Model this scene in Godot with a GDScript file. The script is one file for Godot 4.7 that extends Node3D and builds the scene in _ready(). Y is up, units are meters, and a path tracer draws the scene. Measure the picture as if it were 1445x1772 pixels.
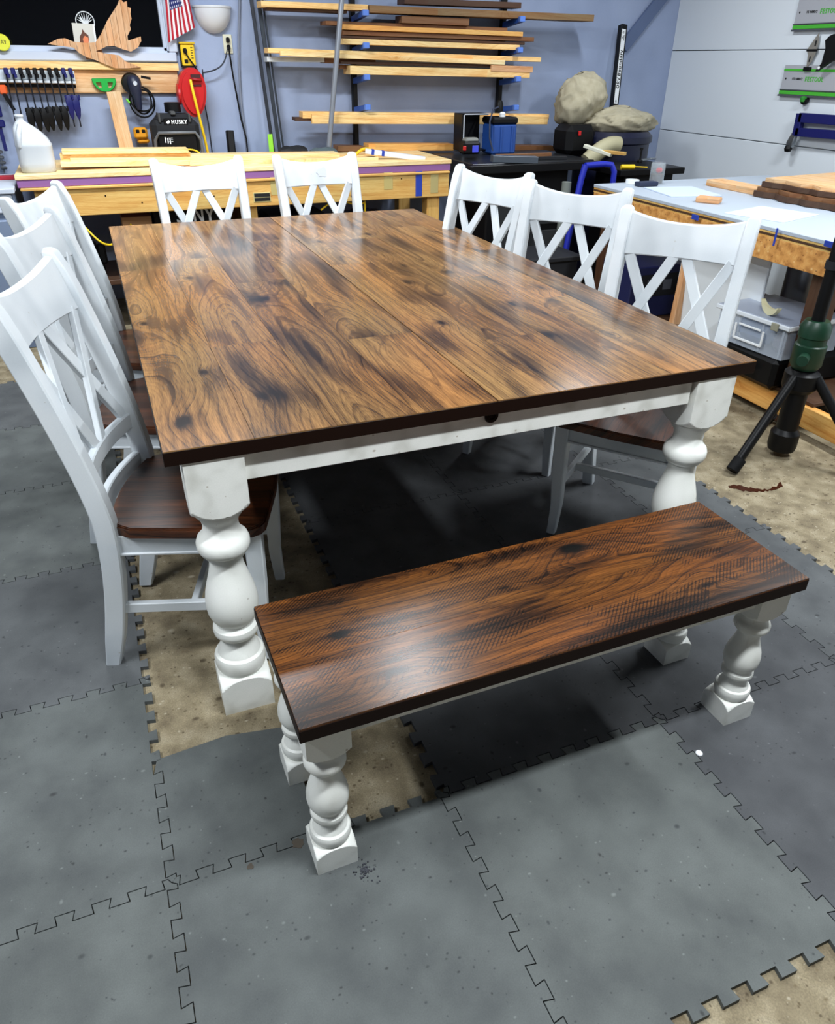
extends Node3D
# A garage woodshop at night: a long walnut dining table with eight white chairs and a bench, workbenches and a lumber rack behind.

class B extends RefCounted:
	# collects shapes in one mesh; faces are turned to look along "out"
	var st := SurfaceTool.new()
	func _init() -> void:
		st.begin(Mesh.PRIMITIVE_TRIANGLES)
	func tri(a: Vector3, b: Vector3, c: Vector3, ua: Vector2, ub: Vector2, uc: Vector2, out: Vector3, g := -1) -> void:
		var n := (c - a).cross(b - a)
		if n.length_squared() < 1e-16: return
		st.set_smooth_group(g)
		var flip := n.dot(out) < 0.0
		st.set_uv(ua); st.add_vertex(a)
		if flip:
			st.set_uv(uc); st.add_vertex(c)
			st.set_uv(ub); st.add_vertex(b)
		else:
			st.set_uv(ub); st.add_vertex(b)
			st.set_uv(uc); st.add_vertex(c)
	func quad(a: Vector3, b: Vector3, c: Vector3, d: Vector3, ua: Vector2, ub: Vector2, uc: Vector2, ud: Vector2, out: Vector3, g := -1) -> void:
		tri(a, b, c, ua, ub, uc, out, g)
		tri(a, c, d, ua, uc, ud, out, g)
	func uvof(p: Vector3, n: Vector3, ax: int, o: Vector2) -> Vector2:
		var k := n.abs().max_axis_index()
		if k == ax:
			return o + Vector2(p[(ax + 1) % 3], p[(ax + 2) % 3]) * 0.3
		return o + Vector2(p[ax], p[3 - ax - k])
	func box(c: Vector3, s: Vector3, bev := 0.003, xf := Transform3D(), ax := -1, o := Vector2.ZERO) -> B:
		var h := s * 0.5
		bev = minf(bev, minf(h.x, minf(h.y, h.z)) * 0.9)
		if ax < 0: ax = s.max_axis_index()
		var v := {}
		for i in 8:
			var sg := Vector3(1 if i & 1 else -1, 1 if i & 2 else -1, 1 if i & 4 else -1)
			for k in 3:
				var p := sg * h
				for j in 3:
					if j != k: p[j] -= sg[j] * bev
				v[i * 3 + k] = p + c
		var R := xf
		for k in 3:
			var a := (k + 1) % 3
			var b := (k + 2) % 3
			for sgn in 2:
				var q := []
				for m in [[0, 0], [1, 0], [1, 1], [0, 1]]:
					var i: int = (sgn << k) | (m[0] << a) | (m[1] << b)
					q.append(v[i * 3 + k])
				var n := Vector3.ZERO
				n[k] = 1.0 if sgn else -1.0
				quad(R * q[0], R * q[1], R * q[2], R * q[3], uvof(q[0], n, ax, o), uvof(q[1], n, ax, o), uvof(q[2], n, ax, o), uvof(q[3], n, ax, o), R.basis * n)
			if bev > 0.0:
				for m in [[0, 0], [1, 0], [1, 1], [0, 1]]:
					var i0: int = (m[0] << a) | (m[1] << b)
					var i1: int = i0 | (1 << k)
					var n := Vector3.ZERO
					n[a] = 1.0 if m[0] else -1.0
					n[b] = 1.0 if m[1] else -1.0
					var q := [v[i0 * 3 + a], v[i1 * 3 + a], v[i1 * 3 + b], v[i0 * 3 + b]]
					quad(R * q[0], R * q[1], R * q[2], R * q[3], uvof(q[0], n, ax, o), uvof(q[1], n, ax, o), uvof(q[2], n, ax, o), uvof(q[3], n, ax, o), R.basis * n)
		if bev > 0.0:
			for i in 8:
				var sg := Vector3(1 if i & 1 else -1, 1 if i & 2 else -1, 1 if i & 4 else -1)
				tri(R * v[i * 3], R * v[i * 3 + 1], R * v[i * 3 + 2], uvof(v[i * 3], sg, ax, o), uvof(v[i * 3 + 1], sg, ax, o), uvof(v[i * 3 + 2], sg, ax, o), R.basis * sg)
		return self
	func loft(rings: Array, caps := true, closed := true, round_ := true, o := Vector2.ZERO) -> B:
		var n: int = rings[0].size()
		var cen := []
		for r in rings:
			var m := Vector3.ZERO
			for p in r: m += p
			cen.append(m / n)
		var u := 0.0
		for i in rings.size() - 1:
			var r0: PackedVector3Array = rings[i]
			var r1: PackedVector3Array = rings[i + 1]
			var u1: float = u + (cen[i + 1] - cen[i]).length()
			if u1 - u < 1e-4: u1 = u + (r1[0] - r0[0]).length()
			var v := 0.0
			for j in (n if closed else n - 1):
				var k := (j + 1) % n
				var w := v + r0[j].distance_to(r0[k])
				var mid: Vector3 = (r0[j] + r0[k] + r1[j] + r1[k]) * 0.25
				var out: Vector3 = mid - (cen[i] + cen[i + 1]) * 0.5
				quad(r0[j], r0[k], r1[k], r1[j], o + Vector2(u, v), o + Vector2(u, w), o + Vector2(u1, w), o + Vector2(u1, v), out, 1 if round_ else 1 + j)
				v = w
			u = u1
		if caps:
			for e in [0, rings.size() - 1]:
				var r: PackedVector3Array = rings[e]
				var out: Vector3 = cen[e] - cen[1 if e == 0 else e - 1]
				for j in n:
					var k := (j + 1) % n
					tri(cen[e], r[j], r[k], o, o + Vector2(0.01, 0), o + Vector2(0, 0.01), out)
		return self
	func ring(c: Vector3, ax: Vector3, ay: Vector3, ch: float) -> PackedVector3Array:
		var lx := ax.length()
		var ly := ay.length()
		ch = minf(ch, minf(lx, ly) * 0.8)
		var x := ax / lx
		var y := ay / ly
		var r := PackedVector3Array()
		for q in [[1, -1, 0, 1], [1, 1, 0, -1], [1, 1, -1, 0], [-1, 1, 1, 0], [-1, 1, 0, -1], [-1, -1, 0, 1], [-1, -1, 1, 0], [1, -1, -1, 0]]:
			r.append(c + x * (q[0] * lx + q[2] * ch) + y * (q[1] * ly + q[3] * ch))
		return r
	func bar(a: Vector3, b: Vector3, w: float, h: float, up := Vector3.UP, ch := 0.002, o := Vector2.ZERO) -> B:
		# a straight stick: w across, h along "up"
		var d := (b - a).normalized()
		var s := d.cross(up).normalized()
		var t := s.cross(d).normalized()
		return loft([ring(a, s * w * 0.5, t * h * 0.5, ch), ring(b, s * w * 0.5, t * h * 0.5, ch)], true, true, false, o)
	func tube(pts: Array, r: float, sides := 8, caps := true, r_end := -1.0) -> B:
		var rings := []
		var nrm := Vector3.ZERO
		for i in pts.size():
			var d: Vector3 = (pts[mini(i + 1, pts.size() - 1)] - pts[maxi(i - 1, 0)]).normalized()
			if nrm == Vector3.ZERO:
				nrm = d.cross(Vector3(0.31, 0.22, 0.92)).normalized()
			nrm = (nrm - d * nrm.dot(d)).normalized()
			var bn := d.cross(nrm)
			var rr := r if r_end < 0.0 else lerpf(r, r_end, i / float(pts.size() - 1))
			var ringp := PackedVector3Array()
			for k in sides:
				var t := TAU * k / sides
				ringp.append(pts[i] + nrm * cos(t) * rr + bn * sin(t) * rr)
			rings.append(ringp)
		return loft(rings, caps)
	func lathe(prof: Array, seg := 32, xf := Transform3D(), square := 0.0, a0 := 0.0, a1 := TAU) -> B:
		# profile of (radius, height); "square" clips the round section to a square block of that half width
		var g := 1
		var u := 0.0
		for i in prof.size() - 1:
			var p: Vector2 = prof[i]
			var q: Vector2 = prof[i + 1]
			if i > 0:
				var before: Vector2 = (p - prof[i - 1]).normalized()
				if absf(before.angle_to((q - p).normalized())) > 0.6: g += 1
			var u1 := u + p.distance_to(q)
			for k in seg:
				var t0 := a0 + (a1 - a0) * k / seg
				var t1 := a0 + (a1 - a0) * (k + 1) / seg
				var c: Array = []
				var cut := 0
				for e in [[p, t0], [p, t1], [q, t1], [q, t0]]:
					var rr: float = e[0].x
					if square > 0.0:
						var lim: float = square / maxf(absf(cos(e[1])), absf(sin(e[1])))
						if rr >= lim - 1e-6: cut += 1
						rr = minf(rr, lim)
					c.append(Vector3(cos(e[1]) * rr, e[0].y, sin(e[1]) * rr))
				var tm := (t0 + t1) * 0.5
				var dir := (q - p).normalized()
				var out := Vector3(cos(tm) * dir.y, -dir.x, sin(tm) * dir.y)
				quad(xf * c[0], xf * c[1], xf * c[2], xf * c[3], Vector2(u, t0 * 0.1), Vector2(u, t1 * 0.1), Vector2(u1, t1 * 0.1), Vector2(u1, t0 * 0.1), xf.basis * out, -1 if cut == 4 else g)
			u = u1
		return self
	func prism(poly: PackedVector2Array, d: float, xf := Transform3D(), uvs := 1.0, o := Vector2.ZERO, smooth_sides := false) -> B:
		# polygon in the xy plane pushed from z = 0 to z = d
		var idx := Geometry2D.triangulate_polygon(poly)
		# a negative uvs lays the grain along y
		var pu := func(a: Vector2) -> Vector2: return Vector2(a.y, a.x) * -uvs if uvs < 0.0 else a * uvs
		for e in 2:
			var z := d if e else 0.0
			var out := xf.basis * Vector3(0, 0, 1.0 if e else -1.0) * (1.0 if d > 0 else -1.0)
			for i in range(0, idx.size(), 3):
				var a := poly[idx[i]]
				var b := poly[idx[i + 1]]
				var c := poly[idx[i + 2]]
				tri(xf * Vector3(a.x, a.y, z), xf * Vector3(b.x, b.y, z), xf * Vector3(c.x, c.y, z), o + pu.call(a), o + pu.call(b), o + pu.call(c), out)
		var ccw := not Geometry2D.is_polygon_clockwise(poly)
		for i in poly.size():
			var a := poly[i]
			var b := poly[(i + 1) % poly.size()]
			var e := b - a
			var n2 := Vector2(e.y, -e.x) * (1.0 if ccw else -1.0)
			quad(xf * Vector3(a.x, a.y, 0), xf * Vector3(b.x, b.y, 0), xf * Vector3(b.x, b.y, d), xf * Vector3(a.x, a.y, d), o + pu.call(a), o + pu.call(b), o + pu.call(b) + Vector2(0, d), o + pu.call(a) + Vector2(0, d), xf.basis * Vector3(n2.x, n2.y, 0), 7 if smooth_sides else -1)
		return self
	func mesh() -> ArrayMesh:
		st.generate_normals()
		st.index()
		return st.commit()

var used := {}
var M := {}
var rng := RandomNumberGenerator.new()

func numbered(n: String) -> String:
	used[n] = used.get(n, -1) + 1
	return n if used[n] == 0 else "%s_%03d" % [n, used[n]]

func tag(o: Node3D, label: String, category: String, group := "") -> Node3D:
	o.set_meta("label", label)
	o.set_meta("category", category)
	if group != "": o.set_meta("group", group)
	return o

func thing(called: String, label: String, category: String, at := Vector3.ZERO, yaw := 0.0, group := "") -> Node3D:
	var o := Node3D.new()
	o.name = numbered(called)
	add_child(o)
	o.position = at
	o.rotation.y = yaw
	tag(o, label, category, group)
	return o

func part(called: String, b: B, m: Material, parent: Node3D, label := "") -> MeshInstance3D:
	return put(called, b.mesh(), m, parent, label)

func put(called: String, mesh: Mesh, m: Material, parent: Node3D, label := "") -> MeshInstance3D:
	var o := MeshInstance3D.new()
	o.name = called
	o.mesh = mesh
	o.material_override = m
	o.cast_shadow = GeometryInstance3D.SHADOW_CASTING_SETTING_ON
	parent.add_child(o, true)
	if label != "": o.set_meta("label", label)
	return o

func one(called: String, b: B, m: Material, label: String, category: String, at := Vector3.ZERO, group := "") -> MeshInstance3D:
	# a thing that is a single mesh
	var o := put(numbered(called), b.mesh(), m, self)
	o.position = at
	tag(o, label, category, group)
	return o

func struct(called: String, b: B, m: Material, at := Vector3.ZERO) -> MeshInstance3D:
	var o := put(called, b.mesh(), m, self)
	o.position = at
	o.set_meta("kind", "structure")
	return o

func copy_of(root: Node3D, called: String, at: Vector3, yaw: float, label: String) -> Node3D:
	var r: Node3D = root.duplicate()
	r.name = numbered(called)
	add_child(r)
	r.position = at
	r.rotation.y = yaw
	r.set_meta("label", label)
	return r

func hexc(r: int, g: int, b: int) -> Color:
	return Color(r / 255.0, g / 255.0, b / 255.0)

func mat(c: Color, rough := 0.6, metal := 0.0, spec := 0.5) -> StandardMaterial3D:
	var m := StandardMaterial3D.new()
	m.albedo_color = c
	m.roughness = rough
	m.metallic = metal
	m.metallic_specular = spec
	return m

func lettering(text: String, h: float, m: Material, parent: Node3D, xf: Transform3D, bold := true, called := "lettering") -> void:
	var t := TextMesh.new()
	var f := SystemFont.new()
	f.font_names = PackedStringArray(["Droid Sans"])
	f.font_weight = 700 if bold else 400
	t.font = f
	t.text = text
	t.font_size = 48
	t.pixel_size = h / (48 * 0.72)
	t.depth = 0.0016
	t.curve_step = 2.0
	var o := put(called, t, m, parent)
	o.transform = xf

# ---------------------------------------------------------------- computed surfaces
func noise(s: int, f: float, oct := 1) -> FastNoiseLite:
	var n := FastNoiseLite.new()
	n.noise_type = FastNoiseLite.TYPE_SIMPLEX_SMOOTH
	n.seed = s
	n.frequency = f
	n.fractal_type = FastNoiseLite.FRACTAL_FBM if oct > 1 else FastNoiseLite.FRACTAL_NONE
	n.fractal_octaves = oct
	return n

func wood_image(w: int, h: int, len_: float, wid: float, planks: Array, knots: Array, light_: Color, dark: Color, ring_: float, saw: float, seed_: int) -> ImageTexture:
	# sawn boards: each plank [x0, x1, z0, z1, seed, tone] cuts its own log, so rings show as straight or arched grain; knots [x, z, radius, pull] bend it
	var data := PackedByteArray()
	data.resize(w * h * 3)
	var nz := noise(seed_, 1.0)
	for p in planks:
		var c0 := int(p[2] / len_ * w)
		var c1 := mini(w, int(ceil(p[3] / len_ * w)))
		var r0 := int(p[0] / wid * h)
		var r1 := mini(h, int(ceil(p[1] / wid * h)))
		var sd: float = p[4] * 17.31
		var pith: float = (p[0] + p[1]) * 0.5 + sin(sd) * 0.09
		var deep: float = 0.012 + 0.05 * absf(sin(sd * 1.7))
		var tone: float = p[5]
		var near_k := []
		for k in knots:
			if k[0] > p[0] - 0.02 and k[0] < p[1] + 0.02: near_k.append(k)
		for py in range(r0, r1):
			var x := (py + 0.5) / h * wid
			var xx := x - pith
			for px in range(c0, c1):
				var z := (px + 0.5) / w * len_
				var lo := nz.get_noise_2d(z * 1.3 + sd, x * 4.0)
				var wv := nz.get_noise_2d(z * 5.0 - sd, x * 20.0)
				var d := deep * (1.3 + 0.9 * sin(z * 2.1 + sd)) + lo * 0.030
				var xw := xx + lo * 0.014 + wv * 0.0022
				var t := sqrt(xw * xw + d * d)
				var core := 0.0
				for k in near_k:
					var dx: float = (x - k[0]) / k[2] + wv * 0.45
					var dz: float = (z - k[1]) / (k[2] * 1.9) + lo * 0.5
					var q := dx * dx + dz * dz
					if q < 14.0:
						t += k[3] * exp(-q * 0.33)
						core += exp(-q * 6.0) * (0.75 + 0.9 * wv) + 0.16 * exp(-q * 0.8) * (1.0 + 1.6 * wv)
				var r := t / ring_
				var big := 0.55 + 0.45 * sin(floor(r) * 2.4 + sd)
				r -= floor(r)
				var line := r * r * r
				if r > 0.88: line *= (1.0 - r) * 8.3
				var fine := nz.get_noise_2d(z * 15.0 + sd, x * 430.0)
				var r2 := t / ring_ * 2.7 + 0.3 * wv
				r2 -= floor(r2)
				var streak := nz.get_noise_2d(z * 1.6 + 40.0 + sd, x * 46.0 + 9.0)
				var blot := nz.get_noise_2d(z * 2.2 + 80.0 + sd, x * 9.0 + 3.0)
				var dk := 0.12 + line * 0.62 * big + r2 * r2 * 0.16 + maxf(fine, -0.3) * 0.27 + streak * 0.20 + maxf(blot - 0.10, 0.0) * 0.70 + maxf(core, 0.0) * 0.95 + tone
				if saw > 0.0:
					var mk := nz.get_noise_2d(z * 3.0 + 7.0, x * 7.0 + sd) + 0.5 * nz.get_noise_2d(z * 14.0, x * 26.0) - 0.10
					if mk > 0.0:
						var s := (z + x * 1.1 + 0.012 * sin(x * 14.0 + sd)) / 0.0100
						s -= floor(s)
						if s < 0.38: dk += saw * minf(mk * 5.0, 1.0) * (1.0 - s)
				dk = clampf(dk, 0.0, 1.25)
				var i := (py * w + px) * 3
				var warm := 1.0 + 0.06 * lo
				data[i] = int(clampf(lerpf(light_.r, dark.r, dk) * warm, 0.0, 1.0) * 255.0)
				data[i + 1] = int(clampf(lerpf(light_.g, dark.g, dk), 0.0, 1.0) * 255.0)
				data[i + 2] = int(clampf(lerpf(light_.b, dark.b, dk) * (2.0 - warm), 0.0, 1.0) * 255.0)
	return ImageTexture.create_from_image(Image.create_from_data(w, h, false, Image.FORMAT_RGB8, data))

func mottle(size: int, cols: Array, freq: float, oct: int, grain: float, specks: int, speck_cols: Array, seed_: int, speck_r := 2.0) -> ImageTexture:
	# patchy ground: fractal noise through a colour ramp, then grain and specks
	var n := noise(seed_, freq, oct)
	var im := n.get_seamless_image(size, size)
	var n2 := noise(seed_ + 5, 0.35, 2)
	var im2 := n2.get_seamless_image(size, size)
	im.convert(Image.FORMAT_L8)
	im2.convert(Image.FORMAT_L8)
	var a := im.get_data()
	var b := im2.get_data()
	var data := PackedByteArray()
	data.resize(size * size * 3)
	var ramp := Gradient.new()
	ramp.offsets = PackedFloat32Array([0.1, 0.45, 0.6, 0.95])
	ramp.colors = PackedColorArray(cols)
	var lut := []
	for i in 256: lut.append(ramp.sample(i / 255.0))
	for i in size * size:
		var c: Color = lut[a[i]]
		var g := 1.0 + grain * (b[i] / 127.5 - 1.0)
		data[i * 3] = int(clampf(c.r * g, 0, 1) * 255)
		data[i * 3 + 1] = int(clampf(c.g * g, 0, 1) * 255)
		data[i * 3 + 2] = int(clampf(c.b * g, 0, 1) * 255)
	var out := Image.create_from_data(size, size, false, Image.FORMAT_RGB8, data)
	var r := RandomNumberGenerator.new()
	r.seed = seed_
	for k in specks:
		var c: Color = speck_cols[r.randi() % speck_cols.size()]
		var x := r.randi_range(4, size - 8)
		var y := r.randi_range(4, size - 8)
		var q := r.randf_range(0.6, speck_r) * (2.2 if r.randf() < 0.06 else 1.0)
		var st := r.randf_range(0.5, 1.6)
		for dy in range(-int(q) - 1, int(q) + 2):
			for dx in range(-int(q * st) - 1, int(q * st) + 2):
				var dd := sqrt(pow(dx / st, 2) + dy * dy) / q
				if dd < 1.0:
					var xx := clampi(x + dx, 0, size - 1)
					var yy := clampi(y + dy, 0, size - 1)
					out.set_pixel(xx, yy, out.get_pixel(xx, yy).lerp(c, 0.85 * (1.0 - dd * dd)))
	return ImageTexture.create_from_image(out)

func world_mat(tex: Texture2D, metres: float, rough: float, bump := 0.0) -> StandardMaterial3D:
	var m := mat(Color.WHITE, rough)
	m.albedo_texture = tex
	m.uv1_triplanar = true
	m.uv1_world_triplanar = true
	m.uv1_scale = Vector3.ONE / metres
	if bump > 0.0:
		m.heightmap_enabled = true
		m.heightmap_texture = tex
		m.heightmap_scale = bump
	return m

func wood_mat(tex: Texture2D, su: float, sv: float, rough := 0.5, tint := Color.WHITE) -> StandardMaterial3D:
	var m := mat(tint, rough)
	m.albedo_texture = tex
	m.uv1_scale = Vector3(1.0 / su, 1.0 / sv, 1.0)
	return m

func _ready() -> void:
	rng.seed = 11
	look()
	materials()
	room()
	floor_mats()
	dining_table()
	bench()
	chairs()
	back_workbench()
	lumber_rack()
	tool_wall()
	corner_tools()
	right_wall()
	right_workbench()
	scraps()

# ---------------------------------------------------------------- camera, light, sky
const EXPOSURE := 1.0

func look() -> void:
	var cam := Camera3D.new()
	cam.name = "camera"
	add_child(cam)
	cam.position = Vector3(-0.0278, 1.4633, 1.4656)
	cam.rotation = Vector3(-0.5472, -0.3868, 0.0107)
	cam.fov = 69.18
	cam.near = 0.05
	cam.far = 60.0
	cam.current = true
	var e := Environment.new()
	e.background_mode = Environment.BG_COLOR
	e.background_color = Color(0.012, 0.014, 0.02)
	e.tonemap_mode = Environment.TONE_MAPPER_LINEAR
	e.tonemap_exposure = EXPOSURE
	e.sdfgi_enabled = true
	e.ssao_enabled = true
	e.ssil_enabled = true
	var we := WorldEnvironment.new()
	we.name = "world_environment"
	we.environment = e
	add_child(we)
	# four-foot LED shop lights under the ceiling; far-corner one is an added fill
	shop_light(Vector3(0.90, 2.62, 0.98), 0.0, 1.24, 8.2, "white LED strip light on the ceiling above the bench")
	shop_light(Vector3(1.20, 2.62, -1.60), PI / 2, 0.62, 1.7, "short white LED strip light on the ceiling over the table's middle")
	shop_light(Vector3(0.15, 2.62, -2.45), 0.0, 1.24, 9.0, "white LED strip light on the ceiling before the window wall")
	shop_light(Vector3(3.25, 2.62, -0.25), PI / 2, 1.24, 7.8, "white LED strip light on the ceiling along the white right wall")
	shop_light(Vector3(3.1, 2.62, -2.9), PI / 2, 0.62, 2.3, "short unseen LED strip light added near the far corner to brighten the right wall")  # unseen fill light, added to brighten the white right wall
	shop_light(Vector3(-1.35, 2.62, 0.45), PI / 2, 1.24, 7.0, "white LED strip light on the ceiling left of the left chairs")

func shop_light(at: Vector3, yaw: float, long: float, energy: float, label: String) -> void:
	var t := thing("ceiling_light", label, "ceiling light", at, yaw, "LED strip lights on the ceiling")
	part("housing", B.new().box(Vector3(0, 0.06, 0), Vector3(long, 0.06, 0.16), 0.006), mat(Color(0.85, 0.86, 0.88), 0.5), t)
	var glow := mat(Color(0.95, 0.97, 1.0), 0.5)
	glow.emission_enabled = true
	glow.emission = Color(0.92, 0.96, 1.0)
	glow.emission_energy_multiplier = 2.0
	part("diffuser", B.new().box(Vector3(0, 0.016, 0), Vector3(long - 0.04, 0.03, 0.13), 0.008), glow, t)
	var l := AreaLight3D.new()
	l.name = "lamp"
	l.area_size = Vector2(long - 0.04, 0.13)
	l.light_color = Color(0.955, 0.98, 1.0)
	l.light_energy = energy
	l.shadow_enabled = true
	l.set("area_range", 14.0)
	l.set("area_attenuation", 2.0)
	t.add_child(l)
	l.position = Vector3(0, -0.006, 0)
	l.rotation.x = -PI / 2

# ---------------------------------------------------------------- materials
const TW := 1.569
const TL := 2.561
const TH := 0.767
const TT := 0.035

func table_planks() -> Array:
	# x from, x to, joints along z (measured from the near end)
	return [[0.0, 0.19, [1.62]], [0.19, 0.375, [0.63, 1.75]], [0.375, 0.565, [1.3]], [0.565, 0.775, [0.56, 2.0]],
		[0.775, 0.945, [1.45]], [0.945, 1.13, [0.42, 1.9]], [1.13, 1.285, [1.1]], [1.285, 1.435, [0.75, 2.1]], [1.435, 1.569, [1.5]]]

func materials() -> void:
	var lo := hexc(154, 112, 65)
	var dk := hexc(46, 29, 18)
	var planks := []
	var n := 0
	for p in table_planks():
		var zs: Array = [0.0] + p[2] + [TL]
		for i in zs.size() - 1:
			planks.append([p[0], p[1], TL - zs[i + 1], TL - zs[i], n + 1.0, [0.0, 0.13, -0.06, 0.05, 0.2, -0.04, 0.10][(n * 3) % 7]])
			n += 1
	var kn := []
	for k in [[0.53, 1.25, 0.035, 0.05], [0.44, 1.06, 0.045, 0.06], [1.16, 0.41, 0.05, 0.07], [1.18, 1.2, 0.04, 0.05], [0.28, 0.24, 0.06, 0.05], [0.15, 0.45, 0.02, 0.03], [1.39, 0.85, 0.035, 0.05],
		[1.05, 1.35, 0.03, 0.045], [0.9, 0.62, 0.03, 0.05], [0.04, 0.92, 0.02, 0.03], [0.24, 1.44, 0.025, 0.04], [0.07, 0.13, 0.05, 0.03], [1.2, 0.72, 0.03, 0.05], [0.65, 0.5, 0.02, 0.03], [1.45, 1.5, 0.03, 0.04],
		[0.98, 1.1, 0.03, 0.05], [1.32, 0.35, 0.03, 0.05], [0.62, 1.7, 0.03, 0.05], [0.86, 1.9, 0.03, 0.04], [1.12, 2.0, 0.03, 0.05]]:
		kn.append([k[0], TL - k[1], k[2] * 0.9, k[3] * 0.8])
	var tt := wood_image(2048, 1256, TL, TW, planks, kn, lo, dk, 0.0088, 0.0, 3)
	M.table = wood_mat(tt, TL, TW, 0.2)
	var bt := wood_image(1536, 478, 1.195, 0.372, [[0.0, 0.196, 0.0, 1.195, 5.0, 0.10], [0.196, 0.372, 0.0, 1.195, 9.0, 0.16]],
		[[0.29, 0.2, 0.035, 0.06], [0.07, 0.78, 0.045, 0.07], [0.16, 0.14, 0.022, 0.04], [0.14, 0.52, 0.02, 0.03], [0.30, 0.95, 0.02, 0.04]], hexc(122, 73, 30), hexc(24, 11, 5), 0.0085, 0.42, 21)
	M.bench = wood_mat(bt, 1.195, 0.372, 0.25)
	var st := wood_image(512, 512, 0.5, 0.5, [[0.0, 0.17, 0.0, 0.5, 2.0, 0.2], [0.17, 0.34, 0.0, 0.5, 3.0, 0.3], [0.34, 0.5, 0.0, 0.5, 6.0, 0.16]], [], hexc(118, 66, 34), hexc(32, 16, 10), 0.009, 0.0, 33)
	M.seat = wood_mat(st, 0.5, 0.5, 0.3)
	M.edge = mat(hexc(24, 12, 8), 0.45, 0.0, 0.25)
	var pt := wood_image(1024, 256, 2.0, 0.4, [[0.0, 0.4, 0.0, 2.0, 4.0, 0.0]], [[0.1, 0.5, 0.012, 0.02], [0.3, 1.3, 0.014, 0.02], [0.2, 1.75, 0.01, 0.02]], hexc(250, 230, 190), hexc(214, 168, 108), 0.010, 0.0, 44)
	M.pine = wood_mat(pt, 2.0, 0.4, 0.6, hexc(255, 240, 205))
	M.pine_gold = wood_mat(pt, 2.0, 0.4, 0.6, hexc(238, 200, 138))
	M.pine_grey = wood_mat(pt, 2.0, 0.4, 0.7, hexc(138, 122, 104))
	M.pine_brown = wood_mat(pt, 2.0, 0.4, 0.6, hexc(128, 98, 76))
	M.pine_dark = wood_mat(pt, 2.0, 0.4, 0.6, hexc(78, 58, 48))
	M.pine_pale = wood_mat(pt, 2.0, 0.4, 0.6, hexc(255, 250, 230))
	M.pine_yellow = wood_mat(pt, 2.0, 0.4, 0.6, hexc(224, 202, 146))
	M.cedar = wood_mat(pt, 2.0, 0.4, 0.6, hexc(220, 190, 176))
	M.tan = wood_mat(pt, 2.0, 0.4, 0.6, hexc(234, 212, 198))
	M.osb = world_mat(mottle(512, [hexc(170, 112, 52), hexc(206, 146, 76), hexc(214, 154, 82), hexc(228, 178, 108)], 0.02, 4, 0.10, 420, [hexc(120, 66, 28), hexc(140, 84, 40), hexc(235, 200, 140)], 8, 4.5), 0.5, 0.7)
	var paint := hexc(232, 238, 240)
	M.white = world_mat(mottle(512, [hexc(190, 197, 202), hexc(210, 216, 220), hexc(214, 219, 222), hexc(217, 222, 224)], 0.006, 3, 0.012, 12, [hexc(170, 165, 158)], 9, 2.0), 0.9, 0.36)
	M.white.uv1_world_triplanar = false
	M.cream = world_mat(mottle(512, [hexc(205, 205, 196), hexc(232, 233, 226), hexc(236, 237, 230), hexc(240, 240, 234)], 0.01, 3, 0.02, 60, [hexc(120, 108, 92), hexc(160, 150, 135)], 10, 2.4), 0.7, 0.42)
	M.cream.uv1_world_triplanar = false
	M.mats = []
	var mt := mottle(1024, [hexc(96, 98, 100), hexc(108, 110, 111), hexc(113, 115, 116), hexc(122, 124, 125)], 0.006, 5, 0.06, 1100, [hexc(66, 68, 72), hexc(70, 72, 74), hexc(58, 58, 60), hexc(150, 152, 152)], 12, 2.6)
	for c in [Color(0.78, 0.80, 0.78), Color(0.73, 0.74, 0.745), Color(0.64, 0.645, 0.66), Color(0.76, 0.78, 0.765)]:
		var m := world_mat(mt, 1.24, 0.82, 0.06)
		m.albedo_color = c
		M.mats.append(m)
	M.concrete = world_mat(mottle(1024, [hexc(122, 110, 88), hexc(150, 138, 112), hexc(162, 150, 124), hexc(184, 174, 150)], 0.014, 6, 0.16, 4500, [hexc(92, 78, 56), hexc(120, 106, 80), hexc(200, 192, 172), hexc(80, 68, 50)], 13, 3.0), 1.6, 0.85, 0.1)
	M.concrete.albedo_color = Color(0.86, 0.85, 0.83)
	M.wall = world_mat(mottle(256, [hexc(144, 158, 188), hexc(152, 166, 196), hexc(154, 168, 198), hexc(159, 173, 202)], 0.01, 3, 0.01, 0, [], 14), 1.5, 0.55)
	M.wall_white = mat(hexc(222, 229, 235), 0.5)
	M.black = mat(hexc(9, 9, 11), 0.45, 0.0, 0.35)
	M.rubber = mat(hexc(11, 11, 13), 0.7, 0.0, 0.3)
	M.charcoal = mat(hexc(36, 37, 40), 0.6, 0.0, 0.3)
	M.steel = mat(hexc(150, 155, 160), 0.3, 0.9)
	M.alu = mat(hexc(176, 178, 184), 0.4, 0.1)
	M.navy = mat(hexc(16, 22, 92), 0.4)
	M.blue = mat(hexc(38, 82, 170), 0.45)
	M.green = mat(hexc(70, 175, 50), 0.5)
	M.red = mat(hexc(190, 24, 26), 0.35)
	M.yellow = mat(hexc(240, 200, 30), 0.45)
	M.orange = mat(hexc(230, 95, 40), 0.5)
	M.plastic = mat(hexc(232, 236, 238), 0.4)
	M.ink = mat(hexc(15, 15, 16), 0.6)
	M.letter = mat(hexc(235, 238, 240), 0.5)
	M.purple = mat(hexc(140, 96, 150), 0.35)
	M.tape_blue = mat(hexc(30, 60, 165), 0.6)
	M.canvas = world_mat(mottle(256, [hexc(158, 150, 126), hexc(168, 160, 136), hexc(172, 164, 140), hexc(178, 170, 148)], 0.03, 3, 0.04, 0, [], 15), 0.4, 0.9)

# ---------------------------------------------------------------- the room
const ZB := -4.25
const XR := 4.45

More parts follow.
